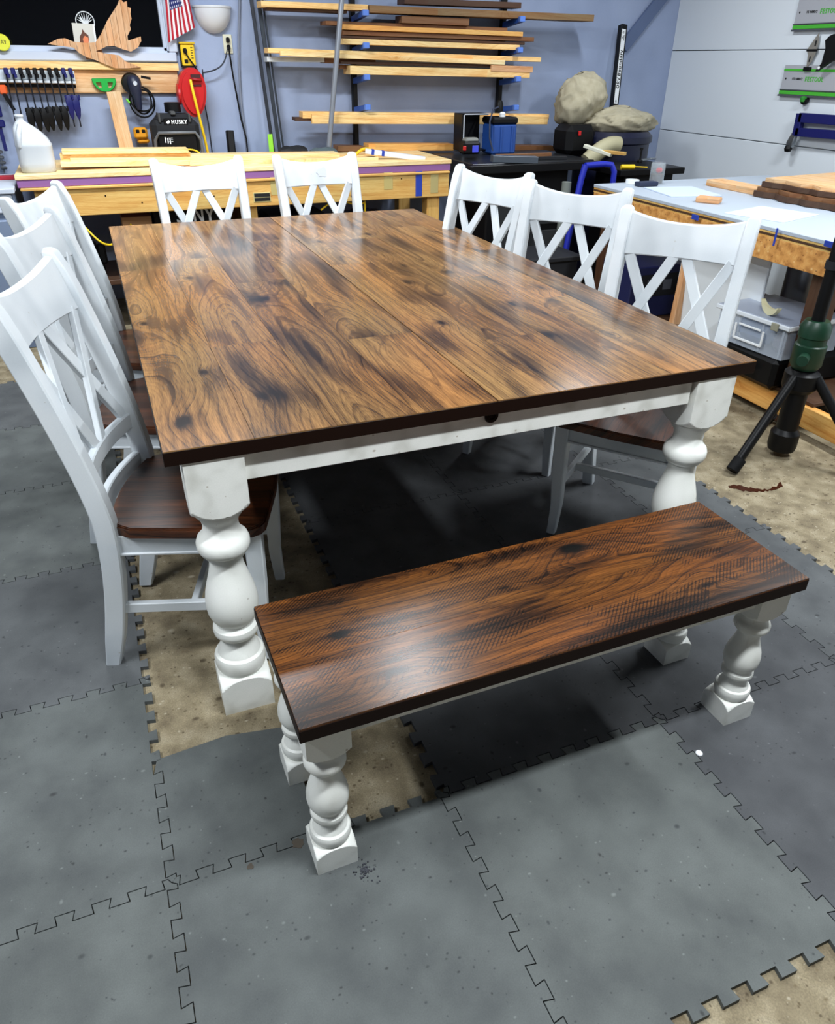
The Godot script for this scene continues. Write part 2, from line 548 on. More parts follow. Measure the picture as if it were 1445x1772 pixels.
func room() -> void:
	# back wall with the window opening: x -1.35 .. 0.57, y 1.485 .. 2.35
	var b := B.new()
	for r in [[-2.5, -1.35, -0.012, 2.75], [-1.35, 0.57, -0.012, 1.485], [-1.35, 0.57, 2.35, 2.75], [0.57, XR + 0.12, -0.012, 2.75]]:
		b.box(Vector3((r[0] + r[1]) / 2, (r[2] + r[3]) / 2, ZB - 0.06), Vector3(r[1] - r[0], r[3] - r[2], 0.12), 0.0)
	struct("wall_back", b, M.wall)
	struct("wall_left", B.new().box(Vector3(-2.46, 1.369, -0.5), Vector3(0.12, 2.762, 7.6), 0.0), mat(hexc(86, 92, 108), 0.7))
	struct("wall_front", B.new().box(Vector3(1.0, 1.369, 3.26), Vector3(7.1, 2.762, 0.12), 0.0), mat(hexc(60, 64, 74), 0.7))
	struct("ceiling", B.new().box(Vector3(1.0, 2.81, -0.5), Vector3(7.2, 0.12, 7.7), 0.0), mat(hexc(112, 114, 118), 0.8))
	var wr := struct("wall_right", B.new().box(Vector3(XR + 0.08, 1.369, -0.5), Vector3(0.08, 2.762, 7.6), 0.0), mat(hexc(70, 72, 76), 0.8))
	for y in [[-0.012, 0.425], [0.43, 0.982], [0.987, 1.54], [1.545, 2.098], [2.103, 2.75]]:
		part("panel", B.new().box(Vector3(XR + 0.02, (y[0] + y[1]) / 2, -0.5), Vector3(0.04, y[1] - y[0], 7.5), 0.003), M.wall_white, wr)
	# window: white vinyl frame, dark glass with the night behind
	var w := struct("window_1", B.new().box(Vector3(-0.39, 1.462, ZB + 0.005), Vector3(2.0, 0.05, 0.05), 0.006).box(Vector3(0.595, 1.919, ZB + 0.007), Vector3(0.055, 0.862, 0.05), 0.006).box(Vector3(-0.39, 1.49, ZB - 0.04), Vector3(1.92, 0.012, 0.08), 0.0).box(Vector3(0.565, 1.91, ZB - 0.04), Vector3(0.012, 0.87, 0.08), 0.0).box(Vector3(-1.375, 1.919, ZB + 0.007), Vector3(0.05, 0.862, 0.05), 0.006).box(Vector3(-0.39, 2.375, ZB + 0.005), Vector3(2.0, 0.05, 0.05), 0.006), mat(hexc(196, 205, 222), 0.45))
	var g := mat(Color(0.03, 0.035, 0.05, 0.25), 0.04)
	g.transparency = BaseMaterial3D.TRANSPARENCY_ALPHA
	part("pane", B.new().box(Vector3(-0.39, 1.915, ZB - 0.055), Vector3(1.92, 0.87, 0.006), 0.0), g, w)
	part("sash", B.new().box(Vector3(-0.39, 1.50, ZB - 0.03), Vector3(1.92, 0.03, 0.03), 0.004).box(Vector3(0.555, 1.915, ZB - 0.03), Vector3(0.03, 0.87, 0.03), 0.004), mat(hexc(196, 205, 222), 0.45), w)
	struct("shade_band_1", B.new().bar(Vector3(3.966, 1.558, -4.230), Vector3(4.324, 1.950, -4.230), 0.03, 0.085, Vector3(0.7, 0.7, 0.0)), mat(hexc(92, 108, 142), 0.6))  # darker blue board stands in for a diagonal band of shadow

func puzzle(a: Vector2, b: Vector2, teeth: int, flip: float) -> PackedVector2Array:
	# dovetail teeth from a to b (without b)
	var d := b - a
	var n := Vector2(-d.y, d.x).normalized() * 0.0105 * flip
	var out := PackedVector2Array([a])
	for i in teeth:
		for q in [[0.10 if i == 0 else 0.0, -1], [0.27, -1], [0.21, 1], [0.79, 1], [0.73, -1], [0.9 if i == teeth - 1 else -1.0, -1]]:
			if q[0] >= 0.0 and not (q[0] == 0.0 and i > 0):
				out.append(a + d * ((i + q[0]) / teeth) + n * q[1])
	return out

func back_along(p: PackedVector2Array, b: Vector2) -> PackedVector2Array:
	var r := p.duplicate()
	r.append(b)
	r.reverse()
	r.remove_at(r.size() - 1)
	return r

func mat_tile(fl: Node3D, x0: float, x1: float, z0: float, z1: float, tone: int) -> void:
	var tx := int(round((x1 - x0) / 0.0685))
	var tz := int(round((z1 - z0) / 0.0685))
	var p := puzzle(Vector2(x0, z1), Vector2(x1, z1), tx, 1.0)
	p.append_array(back_along(puzzle(Vector2(x1, z0), Vector2(x1, z1), tz, 1.0), Vector2(x1, z1)))
	p.append_array(back_along(puzzle(Vector2(x0, z0), Vector2(x1, z0), tx, 1.0), Vector2(x1, z0)))
	p.append_array(puzzle(Vector2(x0, z0), Vector2(x0, z1), tz, 1.0))
	var q := Geometry2D.offset_polygon(p, -0.0011)
	if q.is_empty(): return
	part("mat_tile", B.new().prism(q[0], 0.012, FLAT), M.mats[tone], fl)

const FLAT := Transform3D(Vector3(1, 0, 0), Vector3(0, 0, 1), Vector3(0, -1, 0), Vector3.ZERO)

func floor_mats() -> void:
	var fl := struct("floor", B.new().box(Vector3(1.0, -0.072, -0.5), Vector3(7.1, 0.12, 7.7), 0.0), M.concrete)
	var t := 0
	# left of the bare strip: columns of tiles running to the back
	for r in [[0.431, 1.034], [-0.203, 0.431], [-0.838, -0.203], [-1.472, -0.838], [-2.106, -1.472], [-2.74, -2.106]]:
		for c in [[-0.765, -0.148], [-1.382, -0.765]]:
			mat_tile(fl, c[0], c[1], r[0], r[1], [0, 3, 1, 0, 3, 1][t / 2] if c[0] > -1.0 else 1)
			t += 1
	# the front row, under and before the bench
	mat_tile(fl, -0.148, 0.465, 0.431, 1.034, 3)
	mat_tile(fl, 0.465, 1.083, 0.431, 1.034, 0)
	mat_tile(fl, 1.083, 1.70, 0.431, 1.034, 2)
	mat_tile(fl, 1.70, 2.31, 0.431, 1.034, 2)
	# right of the bare strip, under and beside the table
	for r in [[-0.203, 0.431], [-0.838, -0.203], [-1.472, -0.838]]:
		mat_tile(fl, 0.465, 1.083, r[0], r[1], 2)  # darkest tone on these two puts the under-table shade into their colour
		mat_tile(fl, 1.083, 1.70, r[0], r[1], 2)
		mat_tile(fl, 1.70, 2.045, r[0], r[1], 1)
	# a cut piece beside the bench leg, its teeth locked into the tiles left and before it
	var p := puzzle(Vector2(-0.148, 0.431), Vector2(0.465, 0.431), 9, 1.0).slice(0, 28)
	p.append(Vector2(0.172, 0.36))
	p.append(Vector2(0.168, 0.10))
	p.append(Vector2(0.02, 0.075))
	p.append(Vector2(-0.148, 0.09))
	for q in puzzle(Vector2(-0.148, -0.203), Vector2(-0.148, 0.431), 9, 1.0):
		if q.y > 0.10: p.append(q)
	var off := Geometry2D.offset_polygon(p, -0.0011)
	part("mat_offcut", B.new().prism(off[0], 0.012, FLAT), M.mats[3], fl)

# ---------------------------------------------------------------- table and bench
func turned_leg(h: float, s: float, k: float) -> B:
	# square foot and head blocks with a turned baluster between; k scales the heights of the turning
	var b := B.new()
	var d := s * 1.42
	var y0 := 0.082 * k
	var foot := [[0.0, 0.0], [d, 0.0], [d, y0]]
	for i in 12:
		var f := (i + 1) / 12.0
		foot.append([lerpf(d, s * 0.9, f), y0 + 0.026 * k * sin(f * PI * 0.5)])
	foot.append([s * 0.90, y0 + 0.034 * k])
	var turn := []
	for q in [[0.97, 0.120], [1.0, 0.130], [1.0, 0.148], [0.95, 0.158], [0.84, 0.163], [0.80, 0.172], [0.70, 0.186], [0.635, 0.200], [0.64, 0.212], [0.76, 0.218], [0.86, 0.226], [0.885, 0.236], [0.86, 0.247], [0.74, 0.255],
		[0.73, 0.262], [0.86, 0.275], [0.955, 0.292], [0.99, 0.312], [0.985, 0.332], [0.93, 0.355], [0.83, 0.380], [0.72, 0.405], [0.635, 0.428], [0.60, 0.446], [0.62, 0.458], [0.76, 0.463], [0.78, 0.470],
		[0.90, 0.476], [0.965, 0.487], [0.965, 0.500], [0.90, 0.512], [0.80, 0.519], [0.70, 0.527], [0.64, 0.540], [0.64, 0.552], [0.70, 0.566], [0.84, 0.578], [0.86, 0.586], [0.92, 0.590]]:
		turn.append([q[0] * s, q[1] * k])
	var top := h - 0.150 * k
	var head := []
	for i in 12:
		var f := i / 11.0
		head.append([lerpf(s * 0.92, d, f), top + 0.027 * k * (1.0 - cos(f * PI * 0.5))])
	head.append_array([[d, h], [0.0, h]])
	var prof := []
	for q in foot + turn + head: prof.append(Vector2(q[0], q[1]))
	return b.lathe(prof, 96, Transform3D(), s)

func dining_table() -> void:
	var o := Vector3(TW / 2, 0, -TL / 2)
	var t := thing("dining_table", "large dining table with glossy knotty brown plank top and white turned legs", "table", o)
	var n := 0
	for p in table_planks():
		var zs: Array = [0.0] + p[2] + [TL]
		var g0 := 0.0016 if absf(p[0] - 0.775) < 0.01 else 0.0005
		var g1 := 0.0016 if absf(p[1] - 0.775) < 0.01 else 0.0005
		for i in zs.size() - 1:
			var x0: float = p[0] + g0
			var x1: float = p[1] - g1
			var z0: float = -zs[i + 1] + 0.0002
			var z1: float = -zs[i] - 0.0002
			part("plank", B.new().box(Vector3((x0 + x1) / 2, TH - TT / 2, (z0 + z1) / 2), Vector3(x1 - x0, TT, z1 - z0), 0.0, Transform3D(), 2), M.table, t).position = -o
			n += 1
	for e in [[TW / 2, 0.0004, TW, 0.0016], [TW / 2, -TL - 0.0004, TW, 0.0016]]:
		part("edge_band", B.new().box(Vector3(e[0], TH - TT / 2 - 0.001, e[1]), Vector3(e[2], TT - 0.003, e[3]), 0.0005), M.edge, t, "dark stained end edge").position = -o
	for x in [-0.0004, TW + 0.0004]:
		part("edge_band", B.new().box(Vector3(x, TH - TT / 2 - 0.001, -TL / 2), Vector3(0.0016, TT - 0.003, TL), 0.0005), M.edge, t, "dark stained long edge").position = -o
	var hh := TH - TT
	for c in [[0.034, -0.003], [TW - 0.055 - 0.13, -0.003], [0.034, -TL + 0.133], [TW - 0.164, -TL + 0.133]]:
		var l := part("leg", turned_leg(hh + 0.012, 0.065, 1.0), M.cream, t)
		l.position = Vector3(c[0] + 0.065, -0.012, c[1] - 0.065) - o
	var ah := 0.072
	for a in [[0.164, TW - 0.19, -0.030, 0], [0.164, TW - 0.164, -TL + 0.03, 0]]:
		part("apron", B.new().box(Vector3((a[0] + a[1]) / 2, hh - ah / 2, a[2]), Vector3(a[1] - a[0], ah, 0.022), 0.002), M.cream, t).position = -o
	for x in [0.065, TW - 0.085]:
		part("apron", B.new().box(Vector3(x, hh - ah / 2, -TL / 2), Vector3(0.022, ah, TL - 0.27), 0.002), M.cream, t).position = -o
	var pl := part("plug", B.new().lathe([Vector2(0, 0), Vector2(0.017, 0), Vector2(0.019, 0.004), Vector2(0.017, 0.007), Vector2(0.009, 0.007), Vector2(0.008, 0.004), Vector2(0, 0.004)], 20), M.edge, t, "round dark plug at the middle of the end apron")
	pl.position = Vector3(0.768, 0.722, -0.019) - o
	pl.rotation.x = PI / 2

func bench() -> void:
	var L := 1.195
	var D := 0.372
	var c := Vector3(L / 2, 0, -D / 2)
	var yaw := 0.0146
	var t := thing("bench", "low dark brown plank bench with four short white turned legs", "bench", Vector3(0.127, 0, 0.548) + c.rotated(Vector3.UP, yaw), yaw)
	for p in [[0.0, 0.19595], [0.19605, D]]:
		part("plank", B.new().box(Vector3(L / 2, 0.443, -D + (p[0] + p[1]) / 2), Vector3(L, 0.034, p[1] - p[0]), 0.0005, Transform3D(), 0, Vector2(0, D)), M.bench, t).position = -c
	for e in [[L / 2, 0.0004, L, 0.0016], [L / 2, -D - 0.0004, L, 0.0016], [-0.0004, -D / 2, 0.0016, D], [L + 0.0004, -D / 2, 0.0016, D]]:
		part("edge_band", B.new().box(Vector3(e[0], 0.4415, e[1]), Vector3(e[2], 0.029, e[3]), 0.0005), M.edge, t, "dark stained edge").position = -c
	for x in [0.012, L - 0.012 - 0.088]:
		for z in [-0.021, -D + 0.021 + 0.088]:
			part("leg", turned_leg(0.426, 0.044, 0.60), M.cream, t).position = Vector3(x + 0.044, 0, z - 0.044) - c
	for z in [-0.045, -D + 0.045]:
		part("apron", B.new().box(Vector3(L / 2, 0.401, z), Vector3(L - 0.2, 0.05, 0.02), 0.002), M.cream, t).position = -c
	for x in [0.05, L - 0.05]:
		part("apron", B.new().box(Vector3(x, 0.401, -D / 2), Vector3(0.02, 0.05, D - 0.215), 0.002), M.cream, t).position = -c

# ---------------------------------------------------------------- chairs
const CHAIR_H := 1.035

func post_z(y: float) -> float:
	# the rear leg sweeps back at the foot and leans back above the seat
	if y < 0.46:
		var q := y / 0.46
		return 0.07 * sin(q * PI * 0.5)
	var r := (y - 0.46) / (CHAIR_H - 0.46)
	return 0.07 - 0.135 * pow(r, 1.35)

func post_x(y: float) -> float:
	return lerpf(0.186, 0.205, clampf(y / CHAIR_H, 0, 1))

func curve_z(x: float, deep: float) -> float:
	return -deep * (1.0 - pow(x / 0.2, 2.0))

func make_chair() -> Node3D:
	var t := thing("dining_chair", "x", "chair", Vector3.ZERO, 0.0, "white double X-back chairs round the table")
	for s in [-1.0, 1.0]:
		var rings := []
		for i in 25:
			var y := CHAIR_H * i / 24.0
			var half := 0.026 if y > 0.1 else lerpf(0.020, 0.026, y / 0.1)
			if y > CHAIR_H - 0.05: half = lerpf(0.026, 0.017, (y - CHAIR_H + 0.05) / 0.05)
			rings.append(B.new().ring(Vector3(s * post_x(y), y, post_z(y)), Vector3(0.0205, 0, 0), Vector3(0, 0, half), 0.004))
		for q in [[0.006, 0.016, 0.014], [0.010, 0.011, 0.009]]:
			rings.append(B.new().ring(Vector3(s * post_x(CHAIR_H), CHAIR_H + q[0], post_z(CHAIR_H) - q[0] * 0.3), Vector3(q[1], 0, 0), Vector3(0, 0, q[2]), 0.004))
		part("rear_leg", B.new().loft(rings, true, true, false), M.white, t)
		var fr := []
		for q in [[0.0, 0.000, 0.015], [0.03, 0.002, 0.0155], [0.12, 0.006, 0.018], [0.25, 0.002, 0.021], [0.425, 0.0, 0.023]]:
			fr.append(B.new().ring(Vector3(s * (0.188 - q[1]), q[0], 0.425 + 0.006 - q[1]), Vector3(q[2], 0, 0), Vector3(0, 0, q[2]), 0.003))
		part("front_leg", B.new().loft(fr, true, true, false), M.white, t)
		part("side_apron", B.new().bar(Vector3(s * 0.19, 0.397, 0.07), Vector3(s * 0.19, 0.397, 0.41), 0.02, 0.056).bar(Vector3(s * 0.192, 0.372, 0.07), Vector3(s * 0.192, 0.372, 0.41), 0.026, 0.008), M.white, t)
		part("stretcher", B.new().bar(Vector3(s * 0.186, 0.19, 0.05), Vector3(s * 0.186, 0.19, 0.425), 0.018, 0.03), M.white, t)
	part("cross_stretcher", B.new().bar(Vector3(-0.18, 0.19, 0.25), Vector3(0.18, 0.19, 0.25), 0.018, 0.028), M.white, t)
	part("front_apron", B.new().bar(Vector3(-0.17, 0.397, 0.428), Vector3(0.17, 0.397, 0.428), 0.02, 0.056).bar(Vector3(-0.17, 0.372, 0.43), Vector3(0.17, 0.372, 0.43), 0.026, 0.008), M.white, t)
	part("rear_apron", B.new().bar(Vector3(-0.17, 0.397, 0.075), Vector3(0.17, 0.397, 0.075), 0.02, 0.056), M.white, t)
	# crest: dished top edge rising to the posts, bowed in plan
	var cr := []
	var lr := []
	var sr := []
	for i in 17:
		var x := lerpf(-0.190, 0.190, i / 16.0)
		var top := CHAIR_H - 0.004 - 0.030 * (1.0 - pow(absf(x) / 0.19, 2.2))
		var bot := CHAIR_H - 0.140
		var ym := (top + bot) * 0.5
		var tilt := (post_z(top) - post_z(bot)) / (top - bot)
		cr.append(B.new().ring(Vector3(x, ym, post_z(ym) + curve_z(x, 0.028)), Vector3(0, 1, tilt) * (top - bot) * 0.5, Vector3(0, 0, 0.011), 0.004))
		lr.append(B.new().ring(Vector3(x, 0.575, post_z(0.575) + curve_z(x, 0.030)), Vector3(0, 0.023, 0), Vector3(0, 0, 0.011), 0.003))
		sr.append(B.new().ring(Vector3(x, 0.452, post_z(0.46) - 0.008 + curve_z(x, 0.034)), Vector3(0, 0.026, 0), Vector3(0, 0, 0.011), 0.003))
	part("crest_rail", B.new().loft(cr, true, true, false), M.white, t)
	part("lower_rail", B.new().loft(lr, true, true, false), M.white, t)
	part("seat_rail", B.new().loft(sr, true, true, false), M.white, t)
	# two crosses side by side: four slats
	var y0 := 0.588
	var y1 := CHAIR_H - 0.132
	var k := 0
	for q in [[-0.172, -0.018], [-0.018, -0.172], [0.018, 0.172], [0.172, 0.018]]:
		var sl := []
		for i in 9:
			var f := i / 8.0
			var x: float = lerpf(q[0], q[1], f)
			var y := lerpf(y1, y0, f)
			var d := Vector3(q[1] - q[0], y0 - y1, 0).normalized()
			sl.append(B.new().ring(Vector3(x, y, post_z(y) + curve_z(x, 0.028) + (0.002 if k % 2 else -0.002)), Vector3(-d.y, d.x, 0) * 0.0175, Vector3(0, 0, 0.008), 0.002))
		part("slat", B.new().loft(sl, true, true, false), M.white, t)
		k += 1
	# seat: solid wood, wider at the front, bowed behind, rounded corners
	var poly := PackedVector2Array()
	for i in 9:
		var x := lerpf(-0.186, 0.186, i / 8.0)
		poly.append(Vector2(x, 0.088 + curve_z(x, 0.034) * 0.9 - 0.004))
	for q in [[0.214, 0.13], [0.224, 0.30], [0.230, 0.40], [0.226, 0.435], [0.212, 0.456], [0.19, 0.466], [0.0, 0.474]]:
		poly.append(Vector2(q[0], q[1]))
	for q in [[0.19, 0.466], [0.212, 0.456], [0.226, 0.435], [0.230, 0.40], [0.224, 0.30], [0.214, 0.13]]:
		poly.append(Vector2(-q[0], q[1]))
	var up := Transform3D(Vector3(1, 0, 0), Vector3(0, 0, 1), Vector3(0, -1, 0), Vector3(0, 0.456, 0))
	var inner := Geometry2D.offset_polygon(poly, -0.006)[0]
	var sb := B.new().prism(poly, 0.022, Transform3D(up.basis, Vector3(0, 0.45, 0)), -1.0, Vector2.ZERO, true)
	var lo_ := Geometry2D.offset_polygon(poly, -0.0035)[0]
	sb.prism(lo_, 0.004, Transform3D(up.basis, Vector3(0, 0.4535, 0)), -1.0, Vector2.ZERO, true).prism(inner, 0.003, up, -1.0, Vector2.ZERO, true)
	part("seat", sb, M.seat, t)
	return t

func chairs() -> void:
	var first := make_chair()
	var spots := [
		[-0.1665, -0.492, 72.0, "white X-back chair on the left side, nearest the viewer, its whole frame in view"],
		[-0.185, -1.16, 69.5, "white X-back chair in the middle of the left side of the table"],
		[-0.185, -1.785, 67.5, "white X-back chair on the left side, farthest back, beside the white jug's workbench end"],
		[0.465, -2.605, 3.0, "white X-back chair at the far table end, left of the pair"],
		[1.065, -2.605, 4.0, "white X-back chair at the far table end, right of the pair, smudge on its crest"],
		[1.614, -1.81, -67.0, "white X-back chair on the right side, farthest back, by the far corner"],
		[1.725, -1.25, -54.0, "white X-back chair in the middle of the right side of the table"],
		[1.735, -0.585, -50.7, "white X-back chair on the right side, nearest the viewer, before the clear storage box"]]
	for i in spots.size():
		var s: Array = spots[i]
		var c: Node3D = first if i == 0 else copy_of(first, "dining_chair", Vector3.ZERO, 0.0, s[3])
		c.set_meta("label", s[3])
		c.position = Vector3(s[0], 0.0, s[1])
		c.rotation.y = deg_to_rad(s[2])
		if i == 4:
			var oval := PackedVector2Array()
			for j in 18: oval.append(Vector2(cos(TAU * j / 18) * 0.032 * (1.0 + 0.15 * sin(j * 2.3)), sin(TAU * j / 18) * 0.022 * (1.0 + 0.2 * cos(j * 1.7))))
			var y := CHAIR_H - 0.080
			var sm := part("smudge", B.new().prism(oval, 0.0008), mat(hexc(192, 197, 204), 0.5), c, "grey smudge on the crest")
			sm.position = Vector3(0.035, y, post_z(y) + curve_z(0.03, 0.028) + 0.0118)
			sm.rotation.x = atan((post_z(y + 0.02) - post_z(y - 0.02)) / 0.04)

# ---------------------------------------------------------------- workbench against the back wall
func board(a: Vector3, b: Vector3, th: float, deep: float, m: Material, label: String, group := "boards on the wall rack") -> void:
	# a and b: middle of the front edge at either end; each board shows its own stretch of grain
	var o := (a + b) * 0.5 + Vector3(0, -th * 0.5, -deep * 0.5)
	var h := (b - a) * 0.5
	one("lumber_board", B.new().bar(-h + Vector3(0, th * 0.5, 0), h + Vector3(0, th * 0.5, 0), deep, th, Vector3.UP, 0.002, Vector2(rng.randf() * 2.0, rng.randf() * 0.4)), m, label, "board", o, group)

func back_workbench() -> void:
	var o := Vector3(0.87, 0, -3.73)
	var t := thing("workbench", "long pine workbench under the window with a purple strip along its top edge", "workbench", o)
	var add := func(n: String, c: Vector3, s: Vector3, m: Material, lab := "") -> MeshInstance3D:
		return part(n, B.new().box(c - o, s, 0.003, Transform3D(), -1, Vector2(c.y * 3.1, c.x)), m, t, lab)
	add.call("top", Vector3(0.87, 0.8985, -3.73), Vector3(2.58, 0.025, 0.70), M.pine_pale)
	add.call("edge_strip", Vector3(0.87, 0.866, -3.735), Vector3(2.57, 0.040, 0.70), M.purple, "purple edge strip")
	add.call("apron", Vector3(0.93, 0.768, -3.40), Vector3(2.43, 0.155, 0.04), M.pine_yellow)
	add.call("ledge", Vector3(0.87, 0.838, -3.382), Vector3(2.55, 0.014, 0.03), M.pine_yellow)
	add.call("rear_rail", Vector3(0.87, 0.78, -4.04), Vector3(2.5, 0.13, 0.04), M.pine_yellow)
	for x in [-0.30, 0.83, 2.05]:
		for z in [-3.46, -4.0]:
			add.call("leg", Vector3(x, 0.417, z), Vector3(0.089, 0.858, 0.089), M.pine_yellow)
	add.call("shelf", Vector3(0.87, 0.29, -3.74), Vector3(2.4, 0.03, 0.55), M.pine_dark)
	# tape and label on the apron
	add.call("masking_tape", Vector3(1.00, 0.80, -3.379), Vector3(0.075, 0.10, 0.002), mat(hexc(190, 172, 108), 0.6), "pale masking tape")
	add.call("masking_tape", Vector3(1.72, 0.80, -3.379), Vector3(0.06, 0.10, 0.002), mat(hexc(190, 172, 108), 0.6), "pale masking tape")
	add.call("masking_tape", Vector3(2.04, 0.78, -3.379), Vector3(0.055, 0.13, 0.002), mat(hexc(180, 165, 110), 0.6), "pale masking tape")
	add.call("blue_tape", Vector3(1.93, 0.775, -3.378), Vector3(0.045, 0.15, 0.002), M.tape_blue, "strip of blue tape")
	var pl := Vector3(0.905, 0.742, -3.378)
	var lab := add.call("maker_plate", pl, Vector3(0.105, 0.055, 0.003), mat(hexc(205, 190, 130), 0.5), "framed dark maker plate") as MeshInstance3D
	part("plate_bar", B.new().box(pl - o + Vector3(0, 0.012, 0.002), Vector3(0.095, 0.02, 0.002), 0.0).box(pl - o + Vector3(0, -0.012, 0.002), Vector3(0.095, 0.02, 0.002), 0.0), M.ink, lab)
	# nails and knots that show on the apron
	for q in [[0.02, 0.79], [0.21, 0.745], [0.4, 0.80], [0.62, 0.76], [1.3, 0.77], [1.47, 0.72], [1.81, 0.81]]:
		add.call("nail_head", Vector3(q[0], q[1], -3.379), Vector3(0.008, 0.008, 0.003), M.edge)
	# things on the shelf below
	var bx := one("equipment_box", B.new().box(Vector3.ZERO, Vector3(0.46, 0.40, 0.30), 0.01), M.black, "black equipment box with white letters under the pine workbench", "box", Vector3(0.50, 0.507, -3.66))
	lettering("S  NY", 0.07, M.letter, bx, Transform3D(Basis(), Vector3(0.01, 0.13, 0.151)))
	one("cardboard_box", B.new().box(Vector3.ZERO, Vector3(0.17, 0.34, 0.26), 0.004), mat(hexc(186, 140, 98), 0.8), "plain brown cardboard box on the shelf under the pine workbench", "box", Vector3(0.17, 0.477, -3.66))
	one("tool_case", B.new().box(Vector3.ZERO, Vector3(0.40, 0.30, 0.30), 0.02).box(Vector3(0, 0.165, 0), Vector3(0.14, 0.03, 0.03), 0.01), M.charcoal, "dark grey tool case under the workbench behind the right end chair", "case", Vector3(1.15, 0.457, -3.68))
	one("tool_case", B.new().box(Vector3.ZERO, Vector3(0.36, 0.26, 0.30), 0.02).box(Vector3(0, 0.145, 0), Vector3(0.14, 0.03, 0.03), 0.01), mat(hexc(58, 72, 96), 0.5), "slate blue tool case on the lower shelf, right half of the workbench", "case", Vector3(1.62, 0.437, -3.68))
	one("wood_offcut", B.new().box(Vector3.ZERO, Vector3(0.09, 0.3, 0.07), 0.004), M.pine_yellow, "short pine offcut standing on the shelf below the maker plate", "offcut", Vector3(0.93, 0.457, -3.45))
	one("power_tool", B.new().lathe([Vector2(0, 0), Vector2(0.07, 0), Vector2(0.075, 0.05), Vector2(0.06, 0.12), Vector2(0.045, 0.2), Vector2(0, 0.22)], 20).box(Vector3(0.07, 0.13, 0), Vector3(0.05, 0.12, 0.04), 0.012), M.black, "black power tool on the left end of the shelf under the workbench", "power tool", Vector3(-0.13, 0.305, -3.6))
	var cord := []
	for i in 20:
		var f := i / 19.0
		cord.append(Vector3(lerpf(-0.12, 0.13, f), 0.62 - 0.10 * sin(f * PI), -3.42 + 0.05 * sin(f * 6.0)))
	one("extension_lead", B.new().tube(cord, 0.006), M.yellow, "yellow cord looped below the left end of the pine apron", "cord")
	cord = []
	for i in 16:
		var f := i / 15.0
		cord.append(Vector3(lerpf(1.28, 1.57, f), 0.64 + 0.03 * sin(f * 5.0) + (0.06 * f), -3.43))
	for i in 6: cord.append(Vector3(1.575, 0.70 - 0.06 * i, -3.43))
	one("extension_lead", B.new().tube(cord, 0.006), M.yellow, "yellow cord hanging below the apron right of the end chairs", "cord")
	# cabinet left of the bench
	var cb := thing("drawer_cabinet", "pale grey drawer cabinet with a red strip on top at the left frame edge", "cabinet", Vector3(-0.75, 0, -3.62))
	part("body", B.new().box(Vector3(0, 0.41, 0), Vector3(0.62, 0.844, 0.6), 0.006), mat(hexc(108, 122, 146), 0.5), cb)
	part("drawer", B.new().box(Vector3(0, 0.78, 0.305), Vector3(0.60, 0.09, 0.02), 0.006), mat(hexc(205, 214, 226), 0.4), cb)
	part("drawer", B.new().box(Vector3(0, 0.62, 0.305), Vector3(0.60, 0.16, 0.02), 0.006), mat(hexc(120, 134, 158), 0.4), cb)
	part("drawer", B.new().box(Vector3(0, 0.40, 0.305), Vector3(0.60, 0.22, 0.02), 0.006), mat(hexc(120, 134, 158), 0.4), cb)
	part("top", B.new().box(Vector3(0, 0.845, 0.01), Vector3(0.64, 0.026, 0.64), 0.004), mat(hexc(190, 198, 210), 0.5), cb)
	part("red_strip", B.new().box(Vector3(0, 0.868, -0.06), Vector3(0.63, 0.022, 0.05), 0.004), mat(hexc(170, 30, 48), 0.5), cb, "red strip along the top")
	jug()
	# boards lying on the bench
	var on := "boards lying on the pine workbench"
	board(Vector3(-0.180, 0.941, -3.520), Vector3(0.834, 0.921, -3.520), 0.026, 0.12, M.pine_pale, "pale pine board lying lowest in the stack left on the workbench", on)
	board(Vector3(-0.127, 0.953, -3.560), Vector3(0.780, 0.934, -3.560), 0.026, 0.16, M.pine_pale, "pale pine board second from below in the workbench stack", on)
	board(Vector3(-0.178, 0.966, -3.620), Vector3(0.545, 0.958, -3.620), 0.035, 0.12, M.pine, "thick pale pine board under the topmost one beside the white jug", on)
	board(Vector3(-0.163, 0.995, -3.600), Vector3(0.533, 0.985, -3.600), 0.023, 0.13, M.pine_pale, "short pale pine board topmost in the stack beside the white jug", on)
	board(Vector3(0.519, 0.927, -3.500), Vector3(1.698, 0.912, -3.500), 0.027, 0.10, M.pine_pale, "long pale pine strip nearest the workbench front, behind the end chairs", on)
	board(Vector3(0.541, 0.947, -3.600), Vector3(1.471, 0.933, -3.600), 0.028, 0.14, M.pine_pale, "long pale pine board behind the front strip on the workbench", on)
	board(Vector3(1.476, 0.907, -3.620), Vector3(1.825, 0.910, -3.620), 0.038, 0.12, M.pine, "short pine block at the right of the boards on the workbench", on)
	var lv := thing("box_level", "white box level with blue tape lying slantwise on the workbench", "level", Vector3(1.828, 0.934, -3.550))
	var a := Vector3(1.627, 0.960, -3.550) - lv.position
	var b := Vector3(1.999, 0.912, -3.450) - lv.position
	part("beam", B.new().bar(a, b, 0.05, 0.028), mat(hexc(222, 226, 232), 0.4), lv)
	for f in [0.10, 0.27]:
		part("tape_band", B.new().bar(a.lerp(b, f), a.lerp(b, f + 0.045), 0.0525, 0.0305), M.tape_blue, lv)
	var hose := []
	for i in 14:
		var f := i / 13.0
		hose.append(Vector3(1.570, 0.918, -3.620).lerp(Vector3(1.709, 0.954, -3.700), f) + Vector3(0, 0.02 * sin(f * PI), 0))
	one("yellow_hose", B.new().tube(hose, 0.010), M.yellow, "short loop of yellow hose beside the white box level", "hose")
	var bag := B.new()
	var rings := []
